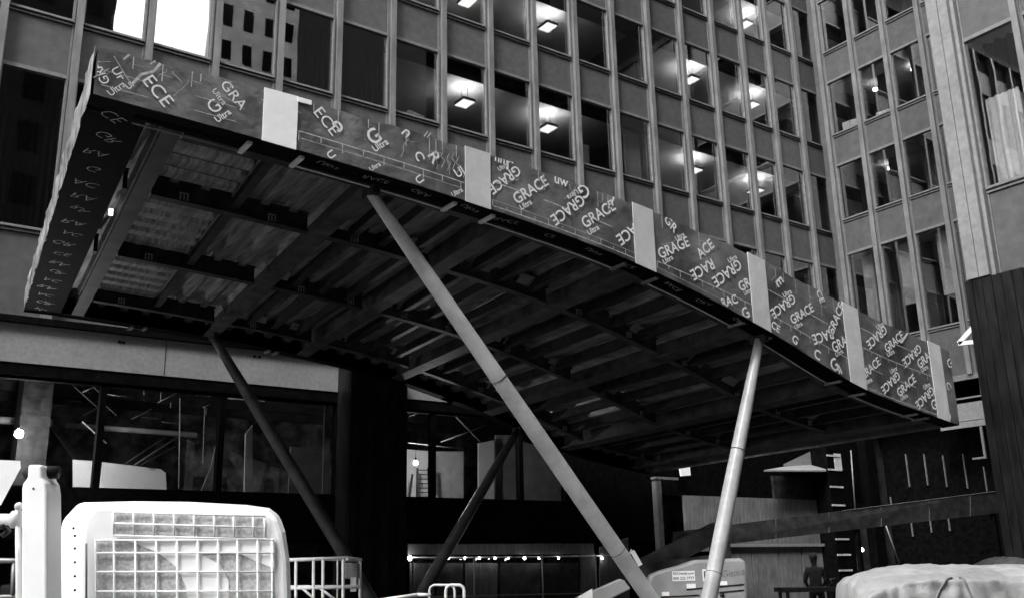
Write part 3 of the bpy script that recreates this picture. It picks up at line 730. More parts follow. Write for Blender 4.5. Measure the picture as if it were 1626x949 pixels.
# legs
def leg(top, base, r, m, lab=None):
    t, b = Vector(top), Vector(base); d = (b-t).normalized(); n = (b-t).length
    pts = [t+d*s for s in (0, .35, 1.3, n*.5, n-.9, n-.15, n)]
    rr = [r*.62, r*.68, r*.86, r, r, r*.9, r*.9]
    k = MB().tube(pts, rr, 28)
    o = k.build('leg', m, C, lab, smooth=True)
    e = MB(); e.box(t.x-.05, t.x+.05, t.y-.16, t.y+.16, t.z-.05, zb(min(X1, t.x-SK*(t.y-YC0)))-.01); e.build('hinge_plate', 'dark', o)
    for s in (n*.36, n*.72): MB().tube([t+d*s, t+d*(s+.010)], r*1.008, 28).build('weld_seam', 'prop_dark', o)
leg((5.50, 10.78, 4.80), (10.95, 10.70, GP), .118, 'prop')
leg((12.68, 10.60, 3.64), (10.72, 10.70, GP), .118, 'prop')
leg((6.46, 19.65, 4.80), (10.95, 19.70, GP), .135, 'prop_dark', 'dark slanting leg rising to the left at the back')
leg((14.40, 19.95, 3.42), (10.75, 19.80, GP), .135, 'prop_dark', 'dark slanting leg rising to the right at the back')
for y in (10.7, 19.75): MB().box(10.5, 11.2, y-.35, y+.35, GP, GP+.12).build('footing', 'dark', C)

# ================================================================= long clad beam across the right of the court
bm = thing('clad_beam', 'long dark metal-clad beam sloping past the grey hoarding to the right column', 'beam', (25, 18.5, G))
A0, A1 = onX(1590, 778, 29.4), onX(1590, 813, 29.4); L0, L1 = onY(1070, 843.7, 20.78), onY(1070, 873, 20.78)
dirn = Vector((A0[0]-L0[0], A0[1]-L0[1], 0)).normalized(); nrm = Vector((dirn.y, -dirn.x, 0)); nrm = nrm if nrm.y > 0 else -nrm
q = nrm*.22
m = MB(); m.hexa([L1, A1, Vector(A1)+q, Vector(L1)+q], [L0, A0, Vector(A0)+q, Vector(L0)+q]); m.build('cladding', 'clad', bm)
s = MB()
for t in (.30, .46, .62, .77, .9):
    a, b = Vector(L1).lerp(Vector(A1), t), Vector(L0).lerp(Vector(A0), t); s.bar(a-nrm*.004, b-nrm*.004, .012, .02, up=tuple(nrm))
s.build('seam', 'frame', bm)
p = MB(); p.bar(Vector(L0).lerp(Vector(A0), .5)-nrm*.02, Vector(A0)-nrm*.02, .02, .012)
p.build('edge_trim', 'frame', bm)
for t in (.02, .55, .98):
    a = Vector(L1).lerp(Vector(A1), t)+nrm*.11; MB().box(a.x-.06, a.x+.06, a.y-.06, a.y+.06, GP, a.z-.002).build('post', 'black', bm)

# ================================================================= things inside and around the shopfront
def bulb(px, py, pt, r, label, m='bulb', drop=.5):
    o = thing('work_lamp', label, 'lamp', pt, 0, 'bare work lamps')
    MB().sphere(pt, r, 12).build('bulb', m, o)
    k = MB(); k.tube([(pt[0], pt[1], pt[2]+r*.8), (pt[0], pt[1], pt[2]+r+.08)], r*.5, 8); k.build('socket', 'rubber', o)
    MB().tube([(pt[0], pt[1], pt[2]+r+.08), (pt[0]+.02, pt[1], pt[2]+r+drop)], .008, 5).build('cord', 'rubber', o)
bulb(0, 0, onY(30, 688, 22.3), .085, 'bright bare work lamp inside the left shopfront')
bulb(0, 0, onY(660, 734, 22.6), .055, 'bright bare work lamp beside the ladder')
bulb(0, 0, onX(1368, 872, 29.2), .07, 'bright work lamp low beside the strapped column', 'small_bulb', 1.2)
# strings of small lamps under the band
sl = thing('string_lights', 'string of small bulbs slung under the black band over the fence', 'string lights', tuple(onY(800, 883, 20.9)))
a, b = onY(648, 884, 20.9), onY(972, 881, 20.9)
MB().tube([a, (a+b)/2+np.array([0, 0, -.02]), b], .014, 6).build('cable', 'off_white', sl)
for px, r in ((651, .055), (712, .032), (738, .026), (761, .026), (786, .026), (807, .024), (833, .036), (856, .026), (887, .024), (956, .028)):
    q = onY(px, 884, 20.88); MB().sphere((q[0], q[1], q[2]-.02), r, 10).build('bulb', 'small_bulb', sl)
# ladder
ld = thing('step_ladder', 'dark ladder standing behind the glass by the bright lamp', 'ladder', tuple(onY(670, 790, 23.6)))
A, Bq, A2, B2 = onY(663, 742, 23.6), onY(680, 742, 23.6), onY(662, 792, 23.6), onY(682, 792, 23.6)
k = MB(); k.bar(A, A2, .035, .05).bar(Bq, B2, .035, .05); k.build('rail', 'rubber', ld)
for i in range(7):
    t = (i+.5)/7; MB().bar(lerp(A, A2, t), lerp(Bq, B2, t), .03, .025).build('rung', 'rubber', ld)
MB().bar(onY(655, 752, 23.9), onY(650, 792, 23.9), .03, .05).build('rear_leg', 'rubber', ld)
def board(name, label, cat, px, Y, m, th=.05, parent=None):
    a = [onY(x, y, Y) for x, y in px]
    o = MB().loft([[(q[0], q[1], q[2]) for q in a], [(q[0], q[1]+th, q[2]) for q in a]]).build(name, m)
    return tag(o, label, cat)
board('reflection_panel', 'white panel with a cut corner, standing in for a reflection in the left shopfront', 'board', ((163, 733), (255, 744), (263, 750), (265, 781), (158, 779)), 23.7, 'white')  # white panels put in for a bright reflection in the shop glass
board('reflection_panel', 'narrow white panel left of the cut-corner panel, also in place of a reflection', 'board', ((116, 729), (156, 732), (156, 779), (116, 778)), 23.9, 'white')
board('white_sheet', 'white slanted sheet at the left edge behind the machine arm', 'sheet', ((-30, 728), (32, 731), (33, 742), (2, 800), (-30, 830)), 20.9, 'white')
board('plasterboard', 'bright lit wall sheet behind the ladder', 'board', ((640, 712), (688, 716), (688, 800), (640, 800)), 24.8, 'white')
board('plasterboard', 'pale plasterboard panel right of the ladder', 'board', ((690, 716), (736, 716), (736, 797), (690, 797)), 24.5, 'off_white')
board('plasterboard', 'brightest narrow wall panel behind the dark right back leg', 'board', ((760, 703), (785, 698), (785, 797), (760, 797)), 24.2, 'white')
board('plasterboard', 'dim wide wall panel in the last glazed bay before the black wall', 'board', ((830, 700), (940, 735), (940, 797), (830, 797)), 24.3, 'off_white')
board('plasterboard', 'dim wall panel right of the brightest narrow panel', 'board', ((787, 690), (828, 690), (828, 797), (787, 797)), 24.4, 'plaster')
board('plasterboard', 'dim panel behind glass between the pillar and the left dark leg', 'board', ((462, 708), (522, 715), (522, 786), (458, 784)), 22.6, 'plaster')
board('plank', 'pale upright plank leaning behind the left dark leg', 'plank', ((390, 688), (401, 674), (401, 783), (388, 782)), 22.0, 'off_white')
board('plank', 'pale vertical strip at the right end of the left glazing', 'plank', ((516, 640), (524, 641), (524, 786), (512, 786)), 21.6, 'timber')
board('plank', 'pale strip just left of the fluted pillar', 'plank', ((537, 660), (548, 660), (548, 783), (537, 783)), 21.6, 'timber')
board('wall_sign', 'small blank pale plate mounted high on the black wall', 'plate', ((1079, 740), (1095, 737), (1097, 754), (1082, 755)), 20.9, 'white')
board('wall_sign', 'grey blank plate above the brighter plate on the black wall', 'plate', ((1068, 717), (1079, 719), (1079, 735), (1069, 735)), 20.95, 'plaster')
def pipes(name, label, cat, segs, m='off_white', r=.02):
    q = onY(segs[0][0], segs[0][1], segs[0][4]); o = thing(name, label, cat, tuple(q))
    for x0, y0, x1, y1, Y, *rr in segs: MB().tube([onY(x0, y0, Y), onY(x1, y1, Y if not rr or len(rr) < 2 else rr[1])], rr[0] if rr else r, 7).build('pipe', m, o)
pipes('ceiling_duct', 'long pale duct hung across the left shopfront ceiling', 'duct', ((-40, 664, 82, 671, 25.5, .09), (105, 674, 312, 690, 25.5, .07)), 'plaster')
pipes('conduit_bundle', 'bundle of thin conduits rising diagonally in the left shopfront', 'conduits', ((213, 738, 284, 692, 23.5, .022), (224, 738, 278, 708, 23.6, .018), (195, 738, 262, 694, 23.8, .012), (50, 736, 80, 688, 23.5, .015), (60, 736, 82, 700, 23.5, .012)), 'timber')
pipes('hanging_cable', 'thin cable hanging in the left shopfront beside the mullion', 'cable', ((349, 640, 346, 690, 22.4, .012), (346, 690, 335, 740, 22.4, .012), (335, 740, 318, 782, 22.4, .012)), 'plaster')
pipes('drop_pipe', 'thin vertical pipe dropping behind the conduits', 'pipe', ((286, 632, 284, 775, 23.2, .014), (325, 645, 322, 735, 23.4, .01)), 'faint')
pipes('tube_lamp', 'lit tube lamp tilted under the shopfront ceiling', 'lamp', ((253, 612, 286, 621, 23.5, .03),), 'spot')
pipes('tube_lamp', 'short lit tube lamp near the left end of the shopfront ceiling', 'lamp', ((80, 595, 90, 602, 23.5, .025), (17, 583, 52, 585, 23.0, .02)), 'spot')
pipes('ceiling_pipe', 'thin pale pipes under the ceiling beside the lit ladder', 'pipes', ((700, 701, 770, 675, 22.8, .016), (648, 702, 735, 712, 23.0, .014), (718, 655, 762, 700, 23.5, .02), (650, 655, 662, 650, 22.5, .02), (650, 660, 662, 656, 22.5, .015)), 'plaster')
pipes('ceiling_pipe', 'pale pipe running along the head of the glazing left of the pillar', 'pipe', ((290, 622, 335, 628, 22.4, .02), (362, 631, 420, 636, 22.4, .02), (450, 634, 515, 642, 22.4, .018)), 'off_white')
rnd = random.Random(3)
for i in range(26):                                     # clutter of services under the ceiling
    x = rnd.uniform(40, 330); y = rnd.uniform(592, 672); l = rnd.uniform(8, 42); Yd = rnd.uniform(22.2, 26)
    s = [(x, y, x+l, y+l*rnd.choice((.10, .10, -.5, .9)), Yd, rnd.uniform(.008, .02))]
    if rnd.random() < .35: s.append((x+l*.5, y, x+l*.5-1, y+rnd.uniform(5, 20), Yd, .009))
    pipes('service_pipe', 'short service pipe under the dark shopfront ceiling on the left', 'pipe', s, rnd.choice(('frame', 'timber', 'plaster')))
for o in list(COL.objects):
    if o.name.startswith('service_pipe') and o.parent is None: o['group'] = 'short service pipes under the shopfront ceiling'
# chain link fence below the band
fe = thing('chain_fence', 'chain-link fence panel standing below the string of bulbs', 'fence', tuple(onY(850, 949, 20.6)))
xa, xb = onY(655, 900, 20.6)[0], onY(946, 900, 20.6)[0]; zr0, zr1 = GP+.05, onY(800, 880, 20.6)[2]-.07
for xx in (xa, onY(753, 900, 20.6)[0], onY(861, 900, 20.6)[0], xb): MB().tube([(xx, 20.6, GP), (xx, 20.6, zr1+.05)], .022, 8).build('post', 'frame', fe)
k = MB(); k.tube([(xa, 20.6, zr1), (xb, 20.6, zr1)], .014, 6).tube([(xa, 20.6, onY(800, 942, 20.6)[2]), (xb, 20.6, onY(940, 941, 20.6)[2])], .016, 6); k.build('rail', 'frame', fe)
w = MB(); hgt = zr1-zr0; x = xa-hgt
while x < xb:
    for sgn in (1, -1):
        p, q = ((x, zr0), (x+hgt, zr1)) if sgn > 0 else ((x, zr1), (x+hgt, zr0))
        t0, t1 = max(0, (xa-x)/hgt), min(1, (xb-x)/hgt)
        if t1 > t0: w.bar((lerp(p[0], q[0], t0), 20.6+.004*sgn, lerp(p[1], q[1], t0)), (lerp(p[0], q[0], t1), 20.6+.004*sgn, lerp(p[1], q[1], t1)), .005, .005)
    x += .11
w.build('wire_mesh', 'beam', fe)
for x0_, x1_, m_ in ((652, 690, 'timber'), (694, 735, 'beam'), (740, 790, 'timber'), (795, 858, 'beam'), (864, 918, 'dark')):
    board('shop_panel', 'dim boarded panel of the lower shopfront behind the fence', 'panel', ((x0_, 893), (x1_, 893), (x1_, 965), (x0_, 965)), 21.03, m_)['group'] = 'boarded panels behind the fence'
board('shop_door', 'pale narrow door leaf standing in the lower shopfront right of the fence', 'door', ((923, 878), (945, 878), (945, 960), (923, 960)), 21.05, 'timber')
board('lit_lintel', 'pale dirty lintel board under the black band right of the pillar', 'board', ((648, 863), (943, 862), (943, 879), (648, 880)), 21.02, 'timber')
board('plywood_sheet', 'grey plywood sheet behind the front leg', 'sheet', ((953, 868), (998, 853), (1000, 960), (953, 960)), 20.95, 'timber')
pipes('site_pole', 'thin pale pole leaning in the dark right of the strapped column', 'pole', ((1407, 834, 1428, 893, 17.5, .022),), 'frame')
pipes('site_pole', 'thin pale vertical pipe beside the strapped column', 'pole', ((1351, 714, 1358, 808, 20.3, .024), (1358, 838, 1363, 905, 20.3, .024)), 'frame')
# low window frames at the far left
pipes('rail_frame', 'pale low frame behind the white machine arm', 'frame', ((-20, 889, 92, 891, 20.5, .05), (-20, 947, 92, 946, 20.5, .04), (22, 890, 20, 948, 20.5, .04)), 'frame')

# ================================================================= white site machine
FRM = Matrix.Rotation(VIEW, 4, 'Z'); FI = np.array(FRM.inverted())[:3, :3]
def hit(px, py, depth):                                  # point of the view ray on the plane local-y = depth, in the view-aligned frame
    d = FI @ ray(px, py); return d*(depth/d[1])
DC = 5.6
EX = thing('excavator', 'white compact excavator with a wire-guarded cab and upright arm', 'excavator', tuple(FRM @ Vector((-2.0, DC+.7, GP))), VIEW)
def outline(pts, depth): return [tuple(hit(x, y, depth)) for x, y in pts]
front = [(130, 1130), (129, 870), (131, 830), (150, 803), (210, 799), (300, 800), (390, 805), (425, 810), (440, 822), (449, 845), (456, 890), (464, 1130)]
mid = [(60, 1130), (86, 930), (93, 870), (99, 826), (126, 797), (215, 795), (300, 796), (392, 801), (428, 806), (444, 818), (453, 843), (460, 890), (468, 1130)]
fr = outline(front, DC); fr.insert(1, tuple((np.array(fr[0])+np.array(fr[1]))/2))
k = MB(FRM)
md = outline(mid, DC+.26)
k.loft([fr, md, [(p[0]-.30, p[1]+1.1, p[2]-.03) for p in md]])
CAB = k.build('cab', 'white', EX, bevel=.025)
def panel(pts, d, name, m, parent, th=.004):
    a = outline(pts, DC+d); MB(FRM).loft([a, [(p[0], p[1]+th, p[2]) for p in a]]).build(name, m, parent)
panel([(151, 857), (432, 857), (436, 1060), (151, 1060)], -.012, 'windscreen', 'guard_glass', CAB)
panel([(178, 813), (300, 815), (420, 822), (421, 852), (300, 850), (180, 846)], -.012, 'skylight', 'guard_glass', CAB)
panel([(185, 853), (215, 862), (250, 876), (280, 899), (295, 930), (300, 962), (298, 1000), (358, 1000), (364, 950), (363, 922), (350, 896), (318, 879), (345, 877), (385, 880), (412, 893), (436, 902), (436, 853)], -.018, 'painted_glare', 'white', CAB)  # white shape standing in for glare reflected in the windscreen
gr = MB(FRM)
def wire(x0, y0, x1, y1, r=.006): gr.tube([hit(x0, y0, DC-.032), hit(x1, y1, DC-.032)], r, 6)
for x in (152, 181, 215, 248, 281, 314, 346, 377, 409, 432): wire(x, 855, x+1, 1060)
for y in (857, 877, 907, 938, 970, 1002, 1034): wire(151, y, 435, y)
for i, x in enumerate((180, 212, 244, 276, 308, 340, 371, 402, 420)): wire(x, 812+i*1.1, x+1, 848+i*.6)
for y in (812, 830, 849): wire(179, y, 421, y+7)
gr.build('wire_guard', 'white', CAB)
bo = MB(FRM)
for y in (838, 850, 870, 892, 914, 936): q = hit(120+(y < 845)*-2, y, DC+.02); bo.sphere((q[0], q[1]-.01, q[2]), .008, 6)
bo.build('bolts', 'dark', CAB)
rm = MB(FRM); rm.tube([hit(137, 862, DC-.03), hit(137, 1000, DC-.03)], .006, 6); rm.build('grab_handle', 'frame', CAB)
# upright arm
DA = 5.2
a = [(33, 1130), (34, 775), (36, 766), (43, 758), (44, 737), (66, 737), (66, 757), (72, 766), (74, 780), (75, 1130)]
f0 = [tuple(hit(x, y, DA)) for x, y in a]
ARM = MB(FRM).loft([f0, [(p[0], p[1]+.18, p[2]) for p in f0]]).build('arm', 'white', EX, bevel=.012)
pn = MB(FRM); q = hit(55, 747, DA); pn.tube([(q[0]-.085, q[1]+.09, q[2]), (q[0]+.085, q[1]+.09, q[2])], .035, 14); q2 = hit(53, 775, DA); pn.sphere((q2[0], q2[1]-.001, q2[2]), .006, 6)
pn.build('pin', 'dark', ARM)
ra = MB(FRM)
q0, q1 = hit(-25, 824, DA+.1), hit(34, 824, DA+.1); ra.tube([q0, lerp(q0, q1, .75), lerp(q0, q1, .76), q1], [.030, .030, .046, .046], 14)
q0, q1 = hit(29, 804, DA+.08), hit(31, 1100, DA+.12); ra.tube([q0, q1], .016, 10); q = hit(30, 803, DA+.05); ra.sphere(q, .022, 10)
ra.build('hydraulic_ram', 'off_white', EX)
hs = MB(FRM); hs.tube([hit(-10, 838, DA), hit(5, 835, DA-.05), hit(14, 842, DA), hit(3, 850, DA)], .014, 8); hs.build('hose', 'rubber', EX)
un = MB(FRM); un.box(-2.75, -1.25, DC+.1, DC+1.6, GP+.45, GP+.75).build('chassis', 'dark', EX)
for x0 in (-2.85, -1.5):
    tr = MB(FRM); tr.loft([[(xx, DC-.1+(.25-.25*math.cos(t)) if False else DC+.65+.95*math.copysign(abs(math.cos(t))**.4, math.cos(t)), GP+.24+.24*math.copysign(abs(math.sin(t))**.7, math.sin(t))) for t in [2*math.pi*j/24 for j in range(24)]] for xx in (x0, x0+.32)]).build('track', 'rubber', EX)

# ================================================================= boom lift
DL = 16.5
o0 = FRM @ Vector((hit(1110, 949, DL+.8)[0], DL+.8, GP))
BL = thing('boom_lift', 'grey boom lift with a stickered engine hood behind the front legs', 'boom lift', tuple(o0), VIEW)
hd = [(1029, 990), (1029, 922), (1033, 911), (1048, 905), (1078, 897), (1104, 888), (1176, 885), (1184, 889), (1187, 898), (1188, 990)]
h0 = [tuple(hit(x, y, DL)) for x, y in hd]
HOOD = MB(FRM).loft([h0, [(p[0]+.02, p[1]+1.3, p[2]) for p in h0]]).build('engine_hood', 'hood', BL, bevel=.05)
def sticker(px0, py0, px1, py1, lines, name='sticker', d=DL-.006):
    a, b = hit(px0, py0, d), hit(px1, py1, d)
    o = MB(FRM).box(a[0], b[0], d, d+.004, b[2], a[2]).build(name, 'white', HOOD)
    m = MB(FRM); n = len(lines); H = a[2]-b[2]; W = b[0]-a[0]
    for i, t in enumerate(lines):
        v, f = text_mesh(t, .015); w = v[:, 0].max()-v[:, 0].min(); s = min(W*.92/w, H*.85/n)
        cx, cz = (a[0]+b[0])/2, a[2]-H*(i+.5)/n
        m.add([(cx+p[0]*s, d-.003, cz+p[1]*s) for p in v], f)
    if lines: m.build('lettering', 'rubber', HOOD)
sticker(1067, 906, 1104, 921, ['RSCrental.com', '800 222 7777'])
sticker(1115, 903, 1128, 922, ['R'])
sticker(1090, 926, 1105, 933, [])
sticker(1051, 939, 1063, 945, [])
sticker(1143, 922, 1155, 928, [])
ln = MB(FRM)
for x0, y0, x1, y1 in ((1090, 935, 1181, 927), (1050, 947, 1110, 944), (1140, 940, 1181, 936)):
    ln.tube([hit(x0, y0, DL-.004), hit(x1, y1, DL-.004)], .012, 6)
ln.build('vent_slot', 'dark', HOOD)
v, f = text_mesh('Genie', .0); m = MB(FRM); q = hit(1164, 909, DL-.006); m.add([(q[0]+p[0]*.16, DL-.006, q[2]+p[1]*.16+.02*p[0]) for p in v], f); m.build('lettering', mat('worn print', .17, .6, 0, .45, 60), HOOD)
lt = MB(FRM); q = hit(1147, 944, DL-.02); lt.tube([(q[0], DL-.03, q[2]), (q[0], DL+.01, q[2])], .035, 12); lt.build('latch', 'dark', HOOD)
MB(FRM).bar(hit(1000, 912, DL+.5), hit(1140, 842, DL+.9), .28, .30).build('boom', 'beam', BL)
MB(FRM).bar(hit(1015, 905, DL+.4), hit(1140, 890, DL+.5), .2, .22).build('boom', 'beam', BL)
MB(FRM).box(hit(1130, 870, DL+.5)[0], hit(1158, 870, DL+.5)[0], DL+.4, DL+.7, hit(1140, 890, DL+.5)[2], hit(1140, 856, DL+.5)[2]).build('turret', 'dark', BL)
j0 = [tuple(hit(x, y, DL-.5)) for x, y in ((900, 955), (985, 918), (992, 921), (1002, 934), (960, 955), (930, 968))]
JIB = MB(FRM).loft([j0, [(p[0], p[1]+.25, p[2]) for p in j0]]).build('jib', 'hood', BL, bevel=.02)
a, b = hit(918, 944, DL-.506), hit(941, 944, DL-.506)
MB(FRM).hexa([(a[0], DL-.506, a[2]-.12), (b[0], DL-.506, b[2]-.12), (b[0], DL-.502, b[2]-.12), (a[0], DL-.502, a[2]-.12)], [(a[0], DL-.506, a[2]-.02), (b[0], DL-.506, b[2]+.10), (b[0], DL-.502, b[2]+.10), (a[0], DL-.502, a[2]-.02)]).build('sticker', 'white', JIB)
MB(FRM).bar(hit(1004, 874, DL), hit(1017, 897, DL), .05, .07).build('cylinder_guard', 'white', BL)
MB(FRM).tube([hit(994, 890, DL+.1), hit(1003, 872, DL+.05), hit(1008, 878, DL+.05)], .018, 6).build('hose', 'off_white', BL)
hz = h0[0][2]
ch = MB(FRM); ch.box(h0[0][0]-.6, h0[-1][0]+.1, DL+.1, DL+1.2, GP+.4, hz-.003); ch.build('chassis', 'hood', BL)
for xx in (h0[0][0]-.35, h0[-1][0]-.3):
    for yy in (DL+.02, DL+1.15): MB(FRM).tube([(xx, yy, GP+.4), (xx, yy+.22, GP+.4)], .4, 20).build('wheel', 'rubber', BL)

# ================================================================= tarpaulin-covered load
DT = 6.4
tl = hit(1330, 940, DT)
x0t = tl[0]+.03; W_, D_ = 2.9, 1.9
from mathutils import noise
prof_x = [hit(px-14, 900, DT+.6)[0] for px in (1322, 1330, 1345, 1392, 1432, 1520, 1562, 1602, 1640, 1760)]
prof_z = [hit(px, py, DT+.6)[2] for px, py in zip((1322, 1330, 1345, 1392, 1432, 1520, 1562, 1602, 1640, 1760), (952, 926, 913, 900, 894, 894, 898, 893, 894, 897))]
prof_z[0] -= .25
sec = [(0., -.06, None), (.22, -.03, .5), (.40, .0, .9), (.46, .02, .985), (.50, .07, 1.), (.56, .25, 1.), (.70, .62, 1.), (.86, 1.5, 1.), (.91, 1.62, .97), (1., 1.72, None)]
def tarp(u, v):
    x = x0t-.21+W_*u; zt_ = float(np.interp(x, prof_x, prof_z)); zf = zt_-.085
    ks = [q[0] for q in sec]
    ly = float(np.interp(v, ks, [q[1] for q in sec]))
    zs = [G, lerp(G, zf, .5), lerp(G, zf, .9), zf-.02, zf, zf+.03, zt_, zt_-.02, zt_-.06, G]
    z = float(np.interp(v, ks, zs))
    p = Vector((x*2.2, ly*2.2, z*2.2))
    w1 = noise.noise(p*1.3); w2 = abs(noise.noise(p*3.1+Vector((3, 1, 7)))); w3 = abs(noise.noise(Vector((x*9, ly*5, z*2.5))))
    e = .02*w1-.030*w2-.018*w3
    x += (.24-.20*u)*max(ly, -.02)
    if v < .48: ly += e*1.6-.03*max(0, 1-v*2.2)*math.sin(x*13+2*w1)
    else: z += e*.55*(1 if v < .9 else .3)
    return FRM @ Vector((x, DT+ly, z))
TP = MB(); TP.grid(tarp, 200, 110); TP.smooth = True
TO = TP.build('covered_load', 'tarp'); tag(TO, 'bulky load under a pale creased tarpaulin at the lower right', 'covered load')
stp = MB()
def seam(pts, w=.0075):
    P = [tarp(*p) for p in pts]
    P = [Vector(p)+FRM.to_3x3() @ Vector((0, -.004, .004)) for p in P]
    stp.tube(P, w, 6)
ut = lambda px: (hit(px, 915, DT+.1)[0]-x0t)/W_
u1, u2 = ut(1556), ut(1568)
seam([(u1-.0065*k, .49-.011*k) for k in range(14)]); seam([(u2+.0018*k, .49-.011*k) for k in range(14)])
stp.build('strap', 'frame', TO)
pd = MB(); dq = onD(1500, 870, 20.)
def dfn(u, v):
    h = max(0, 1-abs(2*u-1)**1.6)*max(0, 1-abs(2*v-1)**2)
    q = Vector((dq[0]-1.6+4*u, dq[1]-3+3.5*v, 0)); return (q.x, q.y, GP+(1.9-.5*u)*h**.6+.12*math.sin(u*14+v*9)*h)
pd.grid(dfn, 40, 30); pd.smooth = True
tag(pd.build('dark_heap', 'dark_tarp'), 'black sheeted heap in the dark under the side wing', 'covered heap')

# ================================================================= lift basket, hoops
WB = thing('lift_basket', 'pale tubular lift basket with a control box, beside the cab', 'lift basket', tuple(FRM @ Vector((hit(515, 949, 14.5)[0], 14.9, GP))), VIEW)
DB = 14.5
def tb_(name, segs, r=.02, m='off_white', d=DB, par=WB):
    k = MB(FRM)
    for x0, y0, x1, y1, *dd in segs: k.tube([hit(x0, y0, d+(dd[0] if dd else 0)), hit(x1, y1, d+(dd[1] if len(dd) > 1 else (dd[0] if dd else 0)))], r, 8)
    return k.build(name, m, par)
tb_('top_rail', ((440, 889, 551, 885), (551, 885, 552, 889), (508, 886, 573, 888, .55, .55), (548, 885, 573, 888, 0, .55)), .026)
tb_('mid_rail', ((440, 934, 571, 931), (440, 931, 571, 930, .55, .55)), .022)
for x in (470, 498, 513, 545, 572): tb_('post', ((x, 887, x-1, 1085, .0 if x < 560 else .5),), .022)
tb_('post', ((536, 888, 535, 1085, .5),), .012)
for s in ((480, 933, 505, 955), (508, 933, 535, 953)): tb_('brace', (s,), .018)
tb_('kick_plate', ((440, 1080, 572, 1080), (440, 1084, 572, 1084, .5)), .03)
cb = MB(FRM); a, b = hit(548, 893, DB+.25), hit(569, 918, DB+.25); cb.box(a[0], b[0], DB+.2, DB+.4, b[2], a[2]); cb.build('control_box', 'frame', WB, bevel=.02)
cb = MB(FRM); a, b = hit(558, 916, DB+.2), hit(566, 938, DB+.2); cb.box(a[0], b[0], DB+.12, DB+.2, b[2], a[2]); cb.build('manual_case', 'off_white', WB)
q = hit(515, 1085, DB); MB(FRM).box(q[0]-.6, q[0]+.55, DB, DB+.6, GP, q[2]).build('base', 'beam', WB)
HB_ = thing('hoop_barrier', 'two pale tube hoops on a sloping rail in front of the fence', 'barrier', tuple(FRM @ Vector((hit(708, 949, 13.0)[0], 13.0, GP))), VIEW)
DH = 13.0
def hoop(x0, x1, yt, d, r):
    pts = [hit(x0, 1100, d), hit(x0, yt+9, d), hit(x0+1.5, yt+3.5, d), hit(x0+7, yt, d), hit(x1-7, yt, d), hit(x1-1.5, yt+3.5, d), hit(x1, yt+9, d), hit(x1+2, 1100, d)]
    MB(FRM).tube(pts, r, 8).build('hoop', 'off_white', HB_)
hoop(682, 722, 928, DH+.3, .016); hoop(708, 737, 928, DH, .020)
tb_('rail', ((585, 955, 663, 943), (663, 943, 684, 944)), .022, d=DH, par=HB_)

# ================================================================= person at a trestle
PT = 25.0
pb = FRM @ Vector((hit(1298, 949, PT)[0], PT, GP))
base = np.array(pb)
def person(label):
    me = bpy.data.meshes.new('person'); V = []; E = []; Rr = []
    def add(p, r, par=None):
        V.append(p); Rr.append(r)
        if par is not None: E.append((par, len(V)-1))
        return len(V)-1
    pel = add((0, 0, .95), .150)
    sp1 = add((0, -.01, 1.12), .145, pel); ch_ = add((0, -.03, 1.32), .160, sp1); nk0 = add((0, -.04, 1.46), .09, ch_)
    nk = add((0, -.05, 1.53), .058, nk0); hd0 = add((0, -.075, 1.60), .085, nk); hd1 = add((0, -.085, 1.70), .090, hd0); add((0, -.075, 1.765), .06, hd1)
    for s in (-1, 1):
        sh = add((s*.17, -.03, 1.42), .078, ch_); el = add((s*.25, -.05, 1.15), .055, sh); wrp = add((s*.19, -.28, 1.02), .034, el)
        pm = add((s*.175, -.35, 1.00), .033, wrp)
        for k, (dx, l) in enumerate(((-.03, .07), (-.010, .085), (.010, .08), (.03, .065))):
            kn = add((s*.175+dx, -.38-l*.3, .99), .0095, pm); add((s*.175+dx, -.38-l*.75, .965), .008, kn)
        th = add((s*.175-s*.045, -.345, .985), .011, wrp); add((s*.175-s*.055, -.385, .965), .009, th)
        hp = add((s*.10, 0, .90), .105, pel); kn = add((s*.12, -.03, .50), .068, hp); an = add((s*.13, .0, .09), .045, kn); add((s*.135, -.15, .045), .042, an)
    me.from_pydata([(base[0]+0, base[1]+0, base[2])]*0 + V, E, [])
    o = bpy.data.objects.new('person', me); COL.objects.link(o); o.location = tuple(base); o.rotation_euler = (0, 0, VIEW+2.9)
    a = o.modifiers.new('skin', 'SKIN'); a.use_smooth_shade = True
    for i, r in enumerate(Rr): me.skin_vertices[0].data[i].radius = (r, r*(.72 if i < 3 else .85 if i < 4 else 1))
    me.skin_vertices[0].data[0].use_root = True
    b = o.modifiers.new('sub', 'SUBSURF'); b.levels = 2; b.render_levels = 2
    me.materials.append(M['cloth'])
    WM[o.name] = Matrix.Translation(Vector(base)) @ Matrix.Rotation(VIEW+2.9, 4, 'Z')
    tag(o, label, 'person')
    F_ = WM[o.name]
    h = MB(F_); h.sphere((0, -.055, 1.715), .108, 14, sq=(.92, 1.02, .9)); h.build('hair', 'hair', o)
    fc = MB(F_); fc.sphere((0, -.11, 1.665), .085, 14, sq=(.86, .8, 1.25)); fc.tube([(0, -.17, 1.68), (0, -.196, 1.655), (0, -.178, 1.645)], [.008, .014, .010], 6)
    for s in (-1, 1): fc.sphere((s*.082, -.075, 1.665), .026, 8, sq=(.45, .8, 1.2))
    fc.build('face', 'skin', o)
    ey = MB(F_)
    for s in (-1, 1): ey.sphere((s*.032, -.172, 1.69), .010, 8)
    ey.box(-.024, .024, -.184, -.174, 1.615, 1.621); ey.build('features', 'hair', o)
    return o
person('person in dark clothes standing at the trestle before the grey hoarding')
WT = thing('trestle', 'dark trestle table in front of the standing person', 'trestle', tuple(FRM @ Vector((hit(1290, 949, PT-.9)[0], PT-.9, GP))), VIEW)
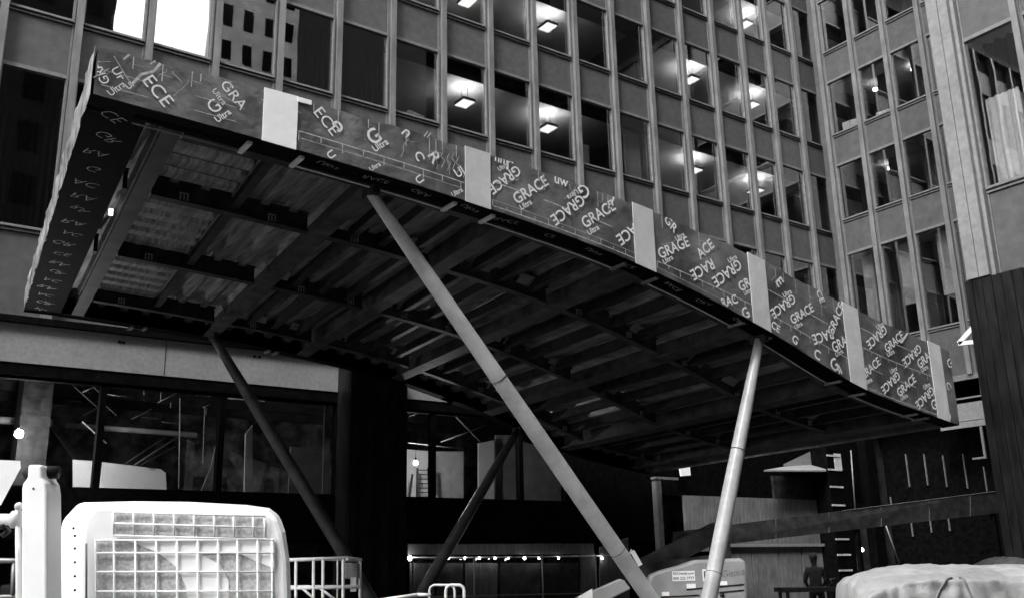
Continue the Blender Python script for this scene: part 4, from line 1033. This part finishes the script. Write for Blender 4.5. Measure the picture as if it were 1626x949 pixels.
a, b = hit(1236, 931, PT-.9), hit(1340, 927, PT-.9)
MB(FRM).box(a[0], b[0], PT-1.3, PT-.45, a[2]-.12, a[2]-.02).build('top', 'rubber', WT)
for x in (a[0]+.12, b[0]-.12):
    for yy in (PT-1.2, PT-.55): MB(FRM).bar((x, yy, GP), (x, yy, a[2]-.12), .07, .07).build('leg', 'rubber', WT)
MB(FRM).bar((a[0]+.12, PT-1.2, GP+.3), (b[0]-.12, PT-1.2, GP+.3), .05, .07).build('stretcher', 'rubber', WT)
cl = thing('bench_tool', 'small dark tool lying at the right end of the trestle', 'tool', tuple(FRM @ Vector((hit(1325, 925, PT-.9)[0], PT-.9, a[2]-.02))), VIEW)
q = Vector((hit(1325, 925, PT-.9)[0], PT-.9, a[2]-.02))
k = MB(FRM); k.box(q.x-.12, q.x+.12, q.y-.06, q.y+.06, q.z, q.z+.08); k.build('body', 'dark', cl, bevel=.01)
MB(FRM).tube([(q.x-.05, q.y, q.z+.08), (q.x-.09, q.y, q.z+.17), (q.x+.03, q.y, q.z+.19)], .018, 8).build('handle', 'frame', cl)

# ================================================================= light, sky, camera
w = bpy.data.worlds.new('World'); S.world = w; w.use_nodes = True
N = w.node_tree.nodes; L = w.node_tree.links
sky = N.new('ShaderNodeTexSky'); sky.sky_type = 'NISHITA'; sky.sun_disc = False
SUN = Vector((-.56, -.32, .77)).normalized()
sky.sun_elevation = math.asin(SUN.z); sky.sun_rotation = math.atan2(SUN.x, SUN.y); sky.air_density = 6.; sky.dust_density = 3.
bw = N.new('ShaderNodeRGBToBW'); L.new(sky.outputs['Color'], bw.inputs['Color'])
L.new(bw.outputs['Val'], N['Background'].inputs['Color']); N['Background'].inputs['Strength'].default_value = .15
sl_ = bpy.data.lights.new('Sun', 'SUN'); sl_.energy = .9; sl_.angle = R(14); sl_.color = (1, 1, 1)
so = bpy.data.objects.new('Sun', sl_); COL.objects.link(so); so.rotation_euler = SUN.to_track_quat('Z', 'Y').to_euler()
cam = bpy.data.cameras.new('Camera'); co = bpy.data.objects.new('Camera', cam); COL.objects.link(co)
cam.sensor_width = 36; cam.sensor_fit = 'HORIZONTAL'; cam.lens = 36*FPX/1626; cam.clip_start = .05; cam.clip_end = 1000
co.matrix_world = Matrix(((CR[0], CU[0], -CF[0], 0), (CR[1], CU[1], -CF[1], 0), (CR[2], CU[2], -CF[2], 0), (0, 0, 0, 1)))
S.camera = co
S.render.engine = 'CYCLES'
S.cycles.use_denoising = True
S.cycles.max_bounces = 8; S.cycles.transparent_max_bounces = 12; S.cycles.sample_clamp_indirect = 6
S.view_settings.view_transform = 'Standard'; S.view_settings.look = 'None'; S.view_settings.gamma = 1; S.view_settings.exposure = 2.55
